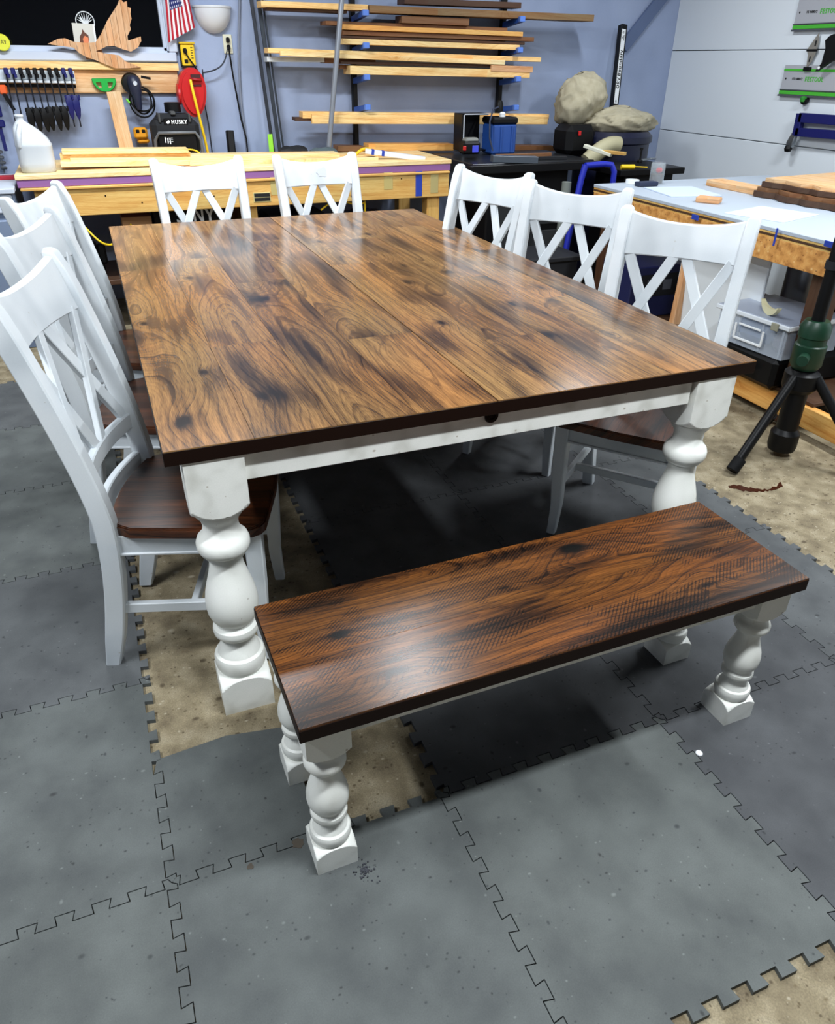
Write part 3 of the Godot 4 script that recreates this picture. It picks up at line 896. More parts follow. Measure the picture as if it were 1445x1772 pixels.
	for i in 12:
		var f := i / 11.0
		var r := PackedVector3Array()
		for k in 14:
			var t2 := TAU * k / 14
			var rr := (0.03 + 0.022 * sin(f * PI)) * (1.0 + 0.25 * sin(k * 3.0 + f * 9.0))
			r.append(Vector3(lerpf(-0.09, 0.09, f), cos(t2) * rr * 0.8, sin(t2) * rr))
		rings.append(r)
	one("tool_roll", bag.loft(rings), M.charcoal, "crumpled dark cloth tool roll at the foot of the leaning rails", "tool roll", Vector3(1.230, 0.933, -3.850) )
	one("tool_pouch", B.new().loft(rings), mat(hexc(78, 92, 96), 0.8), "small crumpled grey-green cloth pouch below the leaning pipe", "pouch", Vector3(1.433, 0.917, -3.850))

func jug() -> void:
	var t := thing("milk_jug", "translucent white plastic gallon jug on the left end of the workbench", "jug", Vector3(-0.296, 0.892, -3.520))
	t.position.y = 0.911
	var rings := []
	for q in [[0.0, 0.0, 0.085], [0.006, 0.0, 0.094], [0.05, 0.0, 0.097], [0.13, 0.001, 0.097], [0.137, 0.001, 0.099], [0.145, 0.0, 0.096], [0.17, -0.006, 0.089], [0.20, -0.018, 0.074], [0.225, -0.030, 0.056], [0.243, -0.038, 0.038], [0.254, -0.041, 0.026], [0.258, -0.042, 0.021], [0.274, -0.042, 0.021], [0.275, -0.042, 0.024], [0.286, -0.042, 0.024], [0.288, -0.042, 0.020]]:
		var r := PackedVector3Array()
		for k in 28:
			var a := TAU * k / 28
			var sq: float = q[2] / pow(pow(absf(cos(a)), 4.0) + pow(absf(sin(a)), 4.0), 0.25) if q[2] > 0.05 else q[2]
			r.append(Vector3(q[1] + cos(a) * sq, q[0], sin(a) * sq * 0.85))
		rings.append(r)
	t.scale = Vector3(0.94, 0.98, 0.94)
	var m := mat(hexc(202, 208, 214), 0.4)
	m.backlight_enabled = true
	m.backlight = Color(0.5, 0.5, 0.5)
	part("body", B.new().loft(rings), m, t)
	part("handle", B.new().tube([Vector3(-0.07, 0.135, 0.070), Vector3(-0.066, 0.17, 0.082), Vector3(-0.058, 0.205, 0.070), Vector3(-0.046, 0.235, 0.035)], 0.014, 10), m, t)

# ---------------------------------------------------------------- lumber on the back wall
func lumber_rack() -> void:
	for s in [[613, 0, "left"], [864, 0, "right"]]:
		var at: Vector3 = Vector3(1.779, 1.298, -4.220) if s[0] == 613 else Vector3(2.909, 1.296, -4.220)
		at.y = 0.85
		var t := thing("rack_standard", "black upright with blue-tipped brackets behind the boards, %s one of two" % s[2], "rack", at, 0.0, "wall rack uprights")
		part("upright", B.new().box(Vector3(0, 0.62, 0), Vector3(0.032, 1.45, 0.05), 0.004), M.black, t)
		for y in ([Vector3(1.749, 1.709, -3.970).y, Vector3(1.743, 1.533, -3.970).y, Vector3(1.738, 1.355, -3.970).y, Vector3(1.732, 1.180, -3.970).y] if s[0] == 613 else [Vector3(2.911, 1.701, -3.970).y, Vector3(2.882, 1.521, -3.970).y, Vector3(2.897, 1.346, -3.970).y, Vector3(2.865, 1.168, -3.970).y]):
			var bk := part("bracket", B.new().bar(Vector3(0, y - 0.85 - 0.022, 0.02), Vector3(0, y - 0.85 + 0.004, 0.27), 0.03, 0.034), M.blue, t)
			part("tip", B.new().box(Vector3(0, y - 0.85 + 0.006, 0.28), Vector3(0.04, 0.034, 0.03), 0.004), mat(hexc(90, 130, 215), 0.4), bk)
	board(Vector3(1.820, 1.738, -3.970), Vector3(3.506, 1.728, -3.970), 0.040, 0.16, M.pine_grey, "long weathered grey-brown board on the top rack level, sticking out farthest right")
	board(Vector3(1.127, 1.747, -3.990), Vector3(1.815, 1.745, -3.990), 0.032, 0.14, M.pine, "pale pine board on the top rack level, its end at the leaning rails")
	board(Vector3(1.167, 1.726, -4.020), Vector3(1.681, 1.721, -4.020), 0.018, 0.12, M.pine_dark, "thin dark board under the pale pine one on the top rack level")
	board(Vector3(2.081, 1.791, -4.030), Vector3(2.945, 1.790, -4.030), 0.034, 0.14, M.pine_dark, "dark brown board lying uppermost on the top rack level")
	board(Vector3(2.045, 1.688, -3.990), Vector3(2.534, 1.683, -3.990), 0.041, 0.12, M.pine_brown, "short rough brown offcut board with a pale worn end, on the second level")
	board(Vector3(1.539, 1.659, -4.020), Vector3(2.843, 1.647, -4.020), 0.022, 0.14, M.pine_brown, "thin brown board uppermost of the second level's main stack")
	board(Vector3(1.639, 1.638, -3.970), Vector3(2.941, 1.621, -3.970), 0.028, 0.15, M.pine_gold, "orange-yellow pine board near the top of the second level's stack")
	board(Vector3(1.643, 1.608, -3.990), Vector3(3.043, 1.592, -3.990), 0.025, 0.15, M.pine_brown, "brown board with a pale right end, middle of the second level's stack")
	board(Vector3(1.638, 1.586, -4.000), Vector3(2.977, 1.567, -4.000), 0.016, 0.15, M.pine_dark, "thin red-brown board low in the second level's stack")
	board(Vector3(1.631, 1.560, -3.970), Vector3(2.921, 1.542, -3.970), 0.031, 0.15, M.pine, "pale board lying lowest in the second level's stack")
	board(Vector3(1.144, 1.504, -3.980), Vector3(3.106, 1.471, -3.980), 0.028, 0.12, M.pine, "longest pale board of the third level, reaching far out on both sides")
	board(Vector3(1.216, 1.489, -3.960), Vector3(2.809, 1.451, -3.960), 0.028, 0.02, M.pine_pale, "pale thin board standing in front of the longest third level board")
	board(Vector3(1.145, 1.457, -4.040), Vector3(1.522, 1.457, -4.040), 0.028, 0.10, M.white, "short white-painted board on the left of the third level")
	board(Vector3(1.526, 1.454, -4.040), Vector3(1.877, 1.447, -4.040), 0.032, 0.12, M.pine_brown, "stubby brown board butting the short white-painted one")
	board(Vector3(1.623, 1.442, -4.000), Vector3(2.841, 1.430, -4.000), 0.016, 0.16, M.pine_dark, "thin dark brown board under the long pale ones, third level")
	board(Vector3(1.675, 1.401, -3.970), Vector3(3.020, 1.382, -3.970), 0.049, 0.15, M.pine, "thick pale timber lying lowest on the third level")
	board(Vector3(2.706, 1.416, -3.965), Vector3(3.038, 1.410, -3.965), 0.038, 0.02, M.cedar, "short orange-brown piece at the right end of the third level")
	board(Vector3(1.629, 1.419, -4.050), Vector3(1.839, 1.414, -4.050), 0.026, 0.10, M.pine_brown, "small brown board end behind the thick pale timber, left")
	board(Vector3(1.343, 1.142, -3.990), Vector3(3.221, 1.103, -3.990), 0.040, 0.10, M.pine, "long knotty pine board at the back of the fourth level")
	board(Vector3(1.397, 1.119, -3.960), Vector3(3.196, 1.086, -3.960), 0.054, 0.03, M.pine, "long knotty pine board at the front of the fourth level")
	board(Vector3(1.293, 1.118, -4.000), Vector3(1.649, 1.110, -4.000), 0.020, 0.10, M.pine_dark, "thin dark reddish board end sticking out left of the fourth level")
	board(Vector3(1.576, 0.935, -3.990), Vector3(1.772, 0.927, -3.990), 0.033, 0.12, M.pine_brown, "short brown board end on the lowest level, left")
	board(Vector3(1.795, 0.938, -3.980), Vector3(2.443, 0.922, -3.980), 0.044, 0.12, M.pine_gold, "golden pine board on the lowest level behind the white box level")
	board(Vector3(2.911, 0.906, -3.980), Vector3(3.301, 0.892, -3.980), 0.035, 0.12, M.pine_brown, "brown board on the lowest level right of the blue bin")

# ---------------------------------------------------------------- the tool wall under the window
func tool_wall() -> void:
	one("sill_board", B.new().bar(Vector3(-0.623, 1.418, -4.220), Vector3(0.608, 1.408, -4.220), 0.06, 0.042, Vector3.UP, 0.003, Vector2(0.4, 0.1)), M.pine, "pale knotty pine ledger board directly under the window sill", "board")
	one("backing_board", B.new().bar(Vector3(-0.648, 1.337, -4.235), Vector3(0.598, 1.331, -4.235), 0.03, 0.135, Vector3.UP, 0.003), M.tan, "wide tan plywood strip on the wall behind the green gauge", "board")
	# clamp rail and clamps
	var rl := thing("clamp_rail", "pale slotted rail holding the row of bar clamps", "rail", Vector3(-0.228, 1.363, -4.160))
	part("rail", B.new().bar(Vector3(-0.481, 1.368, -4.160) - rl.position, Vector3(-0.014, 1.360, -4.160) - rl.position, 0.05, 0.05), mat(hexc(205, 215, 222), 0.4), rl)
	part("lip", B.new().bar(Vector3(-0.489, 1.336, -4.150) - rl.position, Vector3(-0.015, 1.327, -4.150) - rl.position, 0.075, 0.014), mat(hexc(215, 222, 228), 0.4), rl)
	part("shadow_bar", B.new().bar(Vector3(-0.496, 1.312, -4.170) - rl.position, Vector3(-0.019, 1.305, -4.170) - rl.position, 0.03, 0.018), M.black, rl, "black bar in place of the shade under the rail")  # black strip drawn as the shadow below the rail lip
	bar_clamp(Vector3(-0.385, 1.372, -4.110), Vector3(-0.400, 1.053, -4.130), M.navy, 0.0, "navy headed bar clamp at the left end of the rail")
	bar_clamp(Vector3(-0.348, 1.372, -4.110), Vector3(-0.360, 1.059, -4.130), M.navy, 0.0, "navy headed bar clamp second from the left, behind the jug's neck")
	var lab := ["black bar clamp hanging third from the left on the pale rail", "black bar clamp hanging fourth from the left, jaw just above the jug", "black bar clamp hanging fifth from the left, over the jug's shoulder", "black bar clamp hanging sixth from the left, first with its whole jaw in view", "black bar clamp hanging seventh from the left on the pale rail", "black bar clamp hanging eighth from the left, next to the navy pair"]
	var tops := [Vector3(-0.308, 1.372, -4.110), Vector3(-0.268, 1.372, -4.110), Vector3(-0.231, 1.372, -4.110), Vector3(-0.193, 1.372, -4.110), Vector3(-0.152, 1.373, -4.110), Vector3(-0.114, 1.373, -4.110)]
	var ends := [Vector3(-0.309, 1.083, -4.130), Vector3(-0.268, 1.082, -4.130), Vector3(-0.226, 1.066, -4.130), Vector3(-0.196, 1.068, -4.130), Vector3(-0.153, 1.068, -4.130), Vector3(-0.113, 1.070, -4.130)]
	for i in 6:
		bar_clamp(tops[i], ends[i], M.black, [0.10, 0.10, 0.115, 0.12, 0.12, 0.12][i], lab[i])
	bar_clamp(Vector3(-0.076, 1.373, -4.110), Vector3(-0.072, 1.089, -4.130), M.navy, 0.16, "navy bar clamp second from the right end of the rail")
	bar_clamp(Vector3(-0.037, 1.373, -4.110), Vector3(-0.036, 1.088, -4.130), M.navy, 0.16, "navy bar clamp at the right end of the rail, widest jaw")
	var oc := thing("spring_clamp", "orange and black spring clamp under the rail at the left edge", "clamp", Vector3(-0.429, 1.280, -4.140))
	part("jaw", B.new().box(Vector3(0.005, 0.01, 0), Vector3(0.045, 0.05, 0.03), 0.008), M.orange, oc)
	part("handle", B.new().bar(Vector3(0.005, -0.01, 0), Vector3(0.04, -0.10, 0), 0.02, 0.022, Vector3(0, 0, 1)), M.black, oc)
	part("pin", B.new().bar(Vector3(-0.005, -0.01, 0.0), Vector3(0.012, -0.08, 0.0), 0.006, 0.006, Vector3(0, 0, 1)), M.steel, oc)
	var nc := thing("screw_clamp", "dark navy screw clamp hanging at the very left edge of the wall", "clamp", Vector3(-0.492, 1.090, -4.170))
	part("bar", B.new().box(Vector3(0, 0, 0), Vector3(0.02, 0.26, 0.014), 0.002), M.navy, nc)
	part("head", B.new().box(Vector3(0.008, 0.09, 0.01), Vector3(0.045, 0.07, 0.03), 0.006).box(Vector3(0.012, 0.02, 0.01), Vector3(0.04, 0.04, 0.03), 0.006), M.navy, nc)
	one("wrench_rack", B.new().box(Vector3(0, 0.05, 0), Vector3(0.035, 0.018, 0.02), 0.005).box(Vector3(0, 0.02, 0), Vector3(0.035, 0.018, 0.02), 0.005).box(Vector3(0, -0.01, 0), Vector3(0.04, 0.018, 0.02), 0.005).box(Vector3(0, -0.04, 0), Vector3(0.04, 0.018, 0.02), 0.005).box(Vector3(-0.005, 0, -0.01), Vector3(0.01, 0.14, 0.01), 0.002), M.steel, "small chrome wrench heads hanging at the left edge above the red cabinet top", "tools", Vector3(-0.531, 0.903, -4.200))
	# green half-round gauge with two openings
	var arc := PackedVector2Array()
	for i in 19:
		var a := PI + PI * i / 18
		arc.append(Vector2(cos(a) * 0.068, sin(a) * 0.068))
	var gt := thing("half_round_gauge", "bright green half-round gauge hung on the tan plywood strip", "gauge", Vector3(0.149, 1.344, -4.200))
	var holes: Array = []
	for s in [-1.0, 1.0]:
		holes.append(PackedVector2Array([Vector2(s * 0.019, -0.018), Vector2(s * 0.05, -0.018), Vector2(s * 0.046, -0.032), Vector2(s * 0.034, -0.047), Vector2(s * 0.019, -0.05)]))
	var gb := B.new()
	# the half disc built round its openings
	for side in [[-0.08, 0.0], [0.0, 0.08]]:
		var half := Geometry2D.intersect_polygons(arc, PackedVector2Array([Vector2(side[0], 0.01), Vector2(side[1], 0.01), Vector2(side[1], -0.08), Vector2(side[0], -0.08)]))
		var hole: PackedVector2Array = holes[0] if side[0] < -0.01 else holes[1]
		for band in [[0.01, -0.018], [-0.018, -0.05], [-0.05, -0.08]]:
			for hp in half:
				for strip in Geometry2D.intersect_polygons(hp, PackedVector2Array([Vector2(-0.1, band[0]), Vector2(0.1, band[0]), Vector2(0.1, band[1]), Vector2(-0.1, band[1])])):
					if band[0] == -0.018:
						for rest in Geometry2D.clip_polygons(strip, hole): gb.prism(rest, 0.01)
					else:
						gb.prism(strip, 0.01)
	part("plate", gb, mat(hexc(20, 165, 60), 0.4), gt)
	part("rim", B.new().tube(rim_points(0.068), 0.004, 6), mat(hexc(14, 120, 46), 0.4), gt)
	one("leaning_plank", B.new().bar(Vector3(0.190, 1.278, -4.120), Vector3(0.216, 0.817, -4.090), 0.02, 0.085, Vector3(1, 0, 0), 0.002), M.tan, "tan plank leaning on the wall below the green gauge", "plank")
	sander()
	var ps := thing("power_strip", "amber multi-outlet power adapter behind the leaning tan plank", "power strip", Vector3(0.312, 1.043, -4.170))
	part("body", B.new().box(Vector3(0, 0, 0), Vector3(0.085, 0.065, 0.06), 0.012).box(Vector3(0.01, -0.045, -0.01), Vector3(0.075, 0.03, 0.04), 0.01), mat(hexc(222, 150, 20), 0.5), ps)
	for x in [-0.018, 0.018]:
		part("socket", B.new().box(Vector3(x, 0.012, 0.03), Vector3(0.022, 0.02, 0.006), 0.004), M.black, ps)
	compressor()
	# hose reel
	var hr := thing("hose_reel", "red wall-mounted hose reel right of the tan plywood strip", "hose reel", Vector3(0.663, 1.271, -4.100))
	var prof := PackedVector2Array()
	for i in 24:
		var a := TAU * i / 24
		prof.append(Vector2(cos(a) * 0.085 * (1.0 + 0.12 * sin(a)), sin(a) * 0.137 + 0.008 * cos(a)))
	var inn := Geometry2D.offset_polygon(prof, -0.018)[0]
	part("housing", B.new().prism(prof, 0.10, Transform3D(Basis(), Vector3(-0.0, 0, -0.08)), 1.0, Vector2.ZERO, true).prism(inn, 0.022, Transform3D(Basis(), Vector3(0, 0, 0.02)), 1.0, Vector2.ZERO, true), M.red, hr)
	part("hub", B.new().lathe([Vector2(0.0, 0.0), Vector2(0.06, 0.0), Vector2(0.06, 0.012), Vector2(0.045, 0.018), Vector2(0, 0.018)], 24, Transform3D(Basis(Vector3(0, 0, 1), PI / 2), Vector3(-0.078, -0.01, -0.02))), M.red, hr)
	part("handle", B.new().tube([Vector3(-0.005, 0.075, 0.03), Vector3(-0.005, 0.075, 0.062), Vector3(0.055, 0.072, 0.062), Vector3(0.055, 0.072, 0.03)], 0.009, 8), mat(hexc(150, 14, 18), 0.4), hr)
	part("outlet_slot", B.new().box(Vector3(0.025, 0.09, 0.043), Vector3(0.06, 0.022, 0.006), 0.002).box(Vector3(0.03, 0.04, 0.043), Vector3(0.05, 0.012, 0.006), 0.002), mat(hexc(60, 8, 10), 0.5), hr)
	part("hose", B.new().tube([Vector3(0.649, 1.343, -4.020) - hr.position, Vector3(0.653, 1.290, -4.000) - hr.position, Vector3(0.672, 1.162, -4.020) - hr.position, Vector3(0.696, 1.011, -4.050) - hr.position, Vector3(0.719, 0.850, -4.100) - hr.position], 0.009, 8), M.yellow, hr, "yellow air hose")
	# yellow power box
	var yb := thing("power_box", "bright yellow wall power box with a black plug above the red reel", "power box", Vector3(0.679, 1.475, -4.220))
	part("box", B.new().box(Vector3.ZERO, Vector3(0.085, 0.118, 0.035), 0.006), M.yellow, yb)
	part("lid", B.new().box(Vector3(0, 0.064, 0.004), Vector3(0.096, 0.012, 0.046), 0.003), mat(hexc(215, 178, 24), 0.45), yb)
	part("frame", B.new().box(Vector3(-0.047, -0.005, 0), Vector3(0.008, 0.12, 0.03), 0.002).box(Vector3(0, -0.063, 0), Vector3(0.095, 0.007, 0.03), 0.002), M.black, yb)
	part("plug", B.new().box(Vector3(-0.018, 0.022, 0.03), Vector3(0.022, 0.03, 0.028), 0.006), M.black, yb)
	part("socket", B.new().box(Vector3(-0.016, -0.035, 0.018), Vector3(0.022, 0.022, 0.004), 0.002), M.black, yb)
	for k in 5:
		part("vent", B.new().box(Vector3(0.024, 0.04 - k * 0.014, 0.018), Vector3(0.014, 0.005, 0.003), 0.001), M.ink, yb)
	part("cord", B.new().tube([Vector3(-0.016, 0.012, 0.035), Vector3(0.0, -0.02, 0.04), Vector3(0.022, -0.05, 0.035), Vector3(0.045, -0.085, 0.02)], 0.005, 6), M.black, yb)
	# outlet and cords
	var ou := thing("wall_outlet", "cream wall outlet with two black plugs under the white sconce", "outlet", Vector3(0.941, 1.538, -4.242))
	part("plate", B.new().box(Vector3.ZERO, Vector3(0.056, 0.105, 0.008), 0.002), mat(hexc(222, 220, 196), 0.4), ou)
	part("plug", B.new().box(Vector3(0.0, 0.022, 0.018), Vector3(0.022, 0.03, 0.03), 0.006), M.black, ou)
	part("plug", B.new().box(Vector3(0.0, -0.018, 0.018), Vector3(0.022, 0.028, 0.03), 0.006), M.black, ou)
	var sag := []
	for i in 18:
		var f := i / 17.0
		sag.append(Vector3(0.928, 1.518, -4.200).lerp(Vector3(0.750, 1.378, -4.180), f) + Vector3(0.035 * sin(f * PI), -0.03 * sin(f * PI), 0.01))
	one("extension_lead", B.new().tube(sag, 0.0045, 6), mat(hexc(36, 40, 52), 0.6), "thin dark cord sagging from the cream outlet to the red reel", "cord")
	one("extension_lead", B.new().tube([Vector3(0.938, 1.512, -4.200), Vector3(0.948, 1.365, -4.210), Vector3(0.962, 1.239, -4.220), Vector3(0.974, 1.113, -4.220), Vector3(0.994, 0.991, -4.210), Vector3(0.992, 0.813, -4.200)], 0.006, 6), M.black, "black cord dropping straight down from the cream outlet", "cord")
	one("wall_conduit", B.new().tube([Vector3(1.059, 1.893, -4.235), Vector3(1.016, 1.589, -4.235), Vector3(0.998, 1.430, -4.235), Vector3(0.987, 1.204, -4.235), Vector3(0.993, 1.025, -4.230), Vector3(0.992, 0.811, -4.220)], 0.008, 8), mat(hexc(120, 128, 146), 0.5), "thin grey cable running down the wall right of the outlet", "cable")
	one("extension_lead", B.new().tube([Vector3(0.753, 1.397, -4.180), Vector3(0.753, 1.300, -4.200), Vector3(0.746, 1.200, -4.220), Vector3(0.756, 1.082, -4.220), Vector3(0.753, 0.821, -4.200)], 0.0045, 6), mat(hexc(30, 34, 46), 0.6), "dark cord hanging behind the right side of the red reel", "cord")
	one("black_tube", B.new().bar(Vector3(0.877, 1.047, -4.150), Vector3(0.869, 0.792, -4.100), 0.05, 0.05, Vector3(0, 0, 1), 0.008), M.black, "short square black tube standing behind the workbench boards", "tube")
	# leaning rails and pipe
	var r1a := Vector3(1.105, 1.864, -4.210)
	var r1b := Vector3(1.164, 0.867, -4.150)
	var dn := (r1b - r1a) * ((r1a.y + 0.012) / (r1a.y - r1b.y))
	one("leaning_rail", B.new().bar(r1a, r1a + dn, 0.022, 0.012, Vector3(0, 0, 1)), mat(hexc(62, 66, 74), 0.3, 0.6), "left one of two dark metal rails leaning on the back wall", "rail")
	var r2 := Vector3(0.045, 0, 0.0)
	var lr := thing("leaning_rail", "right one of two dark metal rails, with a lime green tag low down", "rail", Vector3(r1b.x + 0.045, 0, r1b.z))
	part("rail", B.new().bar(r1a + r2 - lr.position, r1a + dn + r2 - lr.position, 0.024, 0.016, Vector3(0, 0, 1)).bar(r1a + r2 * 1.6 - lr.position, r1a + dn + r2 * 1.6 - lr.position, 0.01, 0.02, Vector3(0, 0, 1)), mat(hexc(70, 76, 84), 0.3, 0.6), lr)
	part("tag", B.new().bar(Vector3(1.142, 1.023, -4.130) - lr.position, Vector3(1.143, 0.870, -4.125) - lr.position, 0.032, 0.003, Vector3(0, 0, 1)), mat(hexc(150, 225, 60), 0.5), lr, "lime green tag")
	var p1 := Vector3(1.627, 1.863, -3.900)
	var p2 := Vector3(1.479, 0.914, -3.900)
	one("leaning_pipe", B.new().tube([p1, p1 + (p2 - p1) * ((p1.y - 0.915) / (p1.y - p2.y))], 0.017, 16), mat(hexc(140, 146, 156), 0.35, 0.4), "grey metal pipe leaning in front of the lumber rack", "pipe")
	window_things()

func rim_points(r: float) -> Array:
	var a := []
	for i in 19: a.append(Vector3(cos(PI + PI * i / 18) * r, sin(PI + PI * i / 18) * r, 0.005))
	a.append(a[0])
	return a

func bar_clamp(a: Vector3, b: Vector3, m: Material, jaw: float, label: String) -> void:
	var t := thing("bar_clamp", label, "clamp", a, 0.0, "bar clamps on the pale rail")
	var d := b - a
	var u := d.normalized()
	part("bar", B.new().bar(Vector3.ZERO, d, 0.008, 0.013, Vector3(0, 0, 1)), mat(hexc(38, 40, 48), 0.4, 0.5), t)
	part("fixed_jaw", B.new().box(Vector3(0.004, 0.012, 0.01), Vector3(0.024, 0.035, 0.03), 0.004).box(Vector3(0.012, -0.012, 0.018), Vector3(0.016, 0.02, 0.03), 0.003), m, t)
	if jaw > 0.0:
		var c := d - u * jaw
		var head := part("sliding_jaw", B.new().loft([B.new().ring(c + u * -0.012, Vector3(0.012, 0, 0), Vector3(0, 0, 0.012), 0.003), B.new().ring(c + u * 0.02, Vector3(0.021, 0, 0), Vector3(0, 0, 0.02), 0.004), B.new().ring(c + u * 0.06, Vector3(0.020, 0, 0), Vector3(0, 0, 0.02), 0.004), B.new().ring(c + u * 0.1, Vector3(0.012, 0, 0), Vector3(0, 0, 0.012), 0.004), B.new().ring(c + u * 0.118, Vector3(0.005, 0, 0), Vector3(0, 0, 0.008), 0.002)], true, true, false), m, t)
		part("pad", B.new().box(c + Vector3(0.022, 0.0, 0.012), Vector3(0.012, 0.03, 0.02), 0.003), m, head)
		part("screw", B.new().box(c + Vector3(-0.016, 0.0, 0.012), Vector3(0.01, 0.022, 0.016), 0.003), m, head)

func sander() -> void:
	var t := thing("sander", "dark blue and black power sander hanging on the tan plywood strip", "power tool", Vector3(0.318, 1.302, -4.140))
	var body := []
	for q in [[0.062, 0.018, 0.02], [0.05, 0.035, 0.034], [0.02, 0.042, 0.04], [-0.02, 0.036, 0.036], [-0.06, 0.026, 0.03], [-0.10, 0.021, 0.026], [-0.125, 0.014, 0.018]]:
		var r := PackedVector3Array()
		for k in 16: r.append(Vector3(cos(TAU * k / 16) * q[1] + (0.062 - q[0]) * 0.06, q[0], sin(TAU * k / 16) * q[2]))
		body.append(r)
	part("body", B.new().loft(body), mat(hexc(28, 34, 56), 0.45), t)
	part("hood", B.new().lathe([Vector2(0, -0.012), Vector2(0.058, -0.012), Vector2(0.06, 0.0), Vector2(0.052, 0.02), Vector2(0, 0.026)], 24, Transform3D(Basis(Vector3(1, 0, 0), PI / 2), Vector3(-0.012, 0.018, -0.02))), M.black, t)
	part("badge", B.new().lathe([Vector2(0, 0), Vector2(0.013, 0), Vector2(0.012, 0.005), Vector2(0, 0.006)], 16, Transform3D(Basis(Vector3(1, 0, 0), PI / 2), Vector3(0.006, 0.02, 0.04))), mat(hexc(190, 196, 205), 0.4), t)
	part("lever", B.new().box(Vector3(-0.052, -0.02, 0.02), Vector3(0.012, 0.03, 0.02), 0.004, Transform3D(Basis(Vector3(0, 0, 1), 0.6), Vector3(-0.02, -0.03, 0))), mat(hexc(120, 215, 70), 0.5), t, "lime green lever")
	# coiled cord
	for c in [[0.055, 0.075, -0.075, 0.0], [0.075, 0.085, -0.085, -0.01], [0.07, 0.06, -0.075, 0.012]]:
		var pts := []
		for i in 25:
			var a := TAU * i / 24.0
			pts.append(Vector3(0.035 + cos(a) * c[0], c[2] + sin(a) * c[1], c[3] - 0.02))
		part("cord_coil", B.new().tube(pts, 0.0055, 6), M.rubber, t)
	part("plug", B.new().bar(Vector3(0.05, 0.055, 0.0), Vector3(0.105, 0.045, 0.0), 0.014, 0.014), M.rubber, t)

func compressor() -> void:
	var t := thing("air_compressor", "black air compressor with white lettering behind the workbench boards", "compressor", Vector3(0.513, 1.068, -4.000))
	t.position.y = 0.93
	var k := 0.98
	part("shroud", B.new().box(Vector3(0, 0.10, -0.03), Vector3(0.29, 0.20, 0.20), 0.03).box(Vector3(0, 0.20, -0.03), Vector3(0.22, 0.06, 0.18), 0.025), M.charcoal, t)
	part("ridge", B.new().box(Vector3(-0.005, 0.236, -0.02), Vector3(0.03, 0.02, 0.17), 0.004).box(Vector3(-0.09, 0.21, 0.0), Vector3(0.012, 0.05, 0.15), 0.004).box(Vector3(0.09, 0.21, 0.0), Vector3(0.012, 0.05, 0.15), 0.004), mat(hexc(70, 72, 74), 0.5), t)
	part("front_panel", B.new().box(Vector3(0, 0.065, 0.075), Vector3(0.24, 0.12, 0.02), 0.012), M.black, t)
	part("name_plate", B.new().box(Vector3(0.005, 0.188, 0.065), Vector3(0.145, 0.042, 0.012), 0.004), M.black, t)
	lettering("HUSKY", 0.022, M.letter, t, Transform3D(Basis(), Vector3(0.024, 0.188, 0.073)))
	part("swoosh", B.new().prism(PackedVector2Array([Vector2(-0.062, -0.002), Vector2(-0.045, 0.010), Vector2(-0.036, 0.006), Vector2(-0.04, -0.006), Vector2(-0.05, -0.010)]), 0.002, Transform3D(Basis(), Vector3(0.005, 0.188, 0.072))), M.letter, t)
	part("handle", B.new().tube([Vector3(-0.14, 0.0, 0.06), Vector3(-0.135, 0.09, 0.085), Vector3(-0.11, 0.13, 0.095), Vector3(0.11, 0.13, 0.095), Vector3(0.14, 0.09, 0.085), Vector3(0.145, 0.0, 0.06)], 0.010, 8), mat(hexc(95, 98, 102), 0.35), t)
	for i in 3:
		part("gauge_mark", B.new().box(Vector3(-0.075 + i * 0.014, 0.09 - i * 0.004, 0.087), Vector3(0.006, 0.03, 0.002), 0.0).box(Vector3(-0.045, 0.10 - i * 0.01, 0.087), Vector3(0.03, 0.003, 0.002), 0.0), M.letter, t)
	part("cap", B.new().lathe([Vector2(0, 0.0), Vector2(0.05, 0.0), Vector2(0.05, 0.05), Vector2(0.046, 0.055), Vector2(0, 0.055)], 20, Transform3D(Basis(), Vector3(0.01, 0.235, -0.06))), M.black, t)
	var hs := []
	for i in 16:
		var a := PI * i / 15.0
		hs.append(Vector3(0.055 - cos(a) * 0.075, -0.01 + sin(a) * 0.045, 0.10))
	part("air_hose", B.new().tube(hs, 0.005, 6), M.yellow, t, "thin yellow air hose")

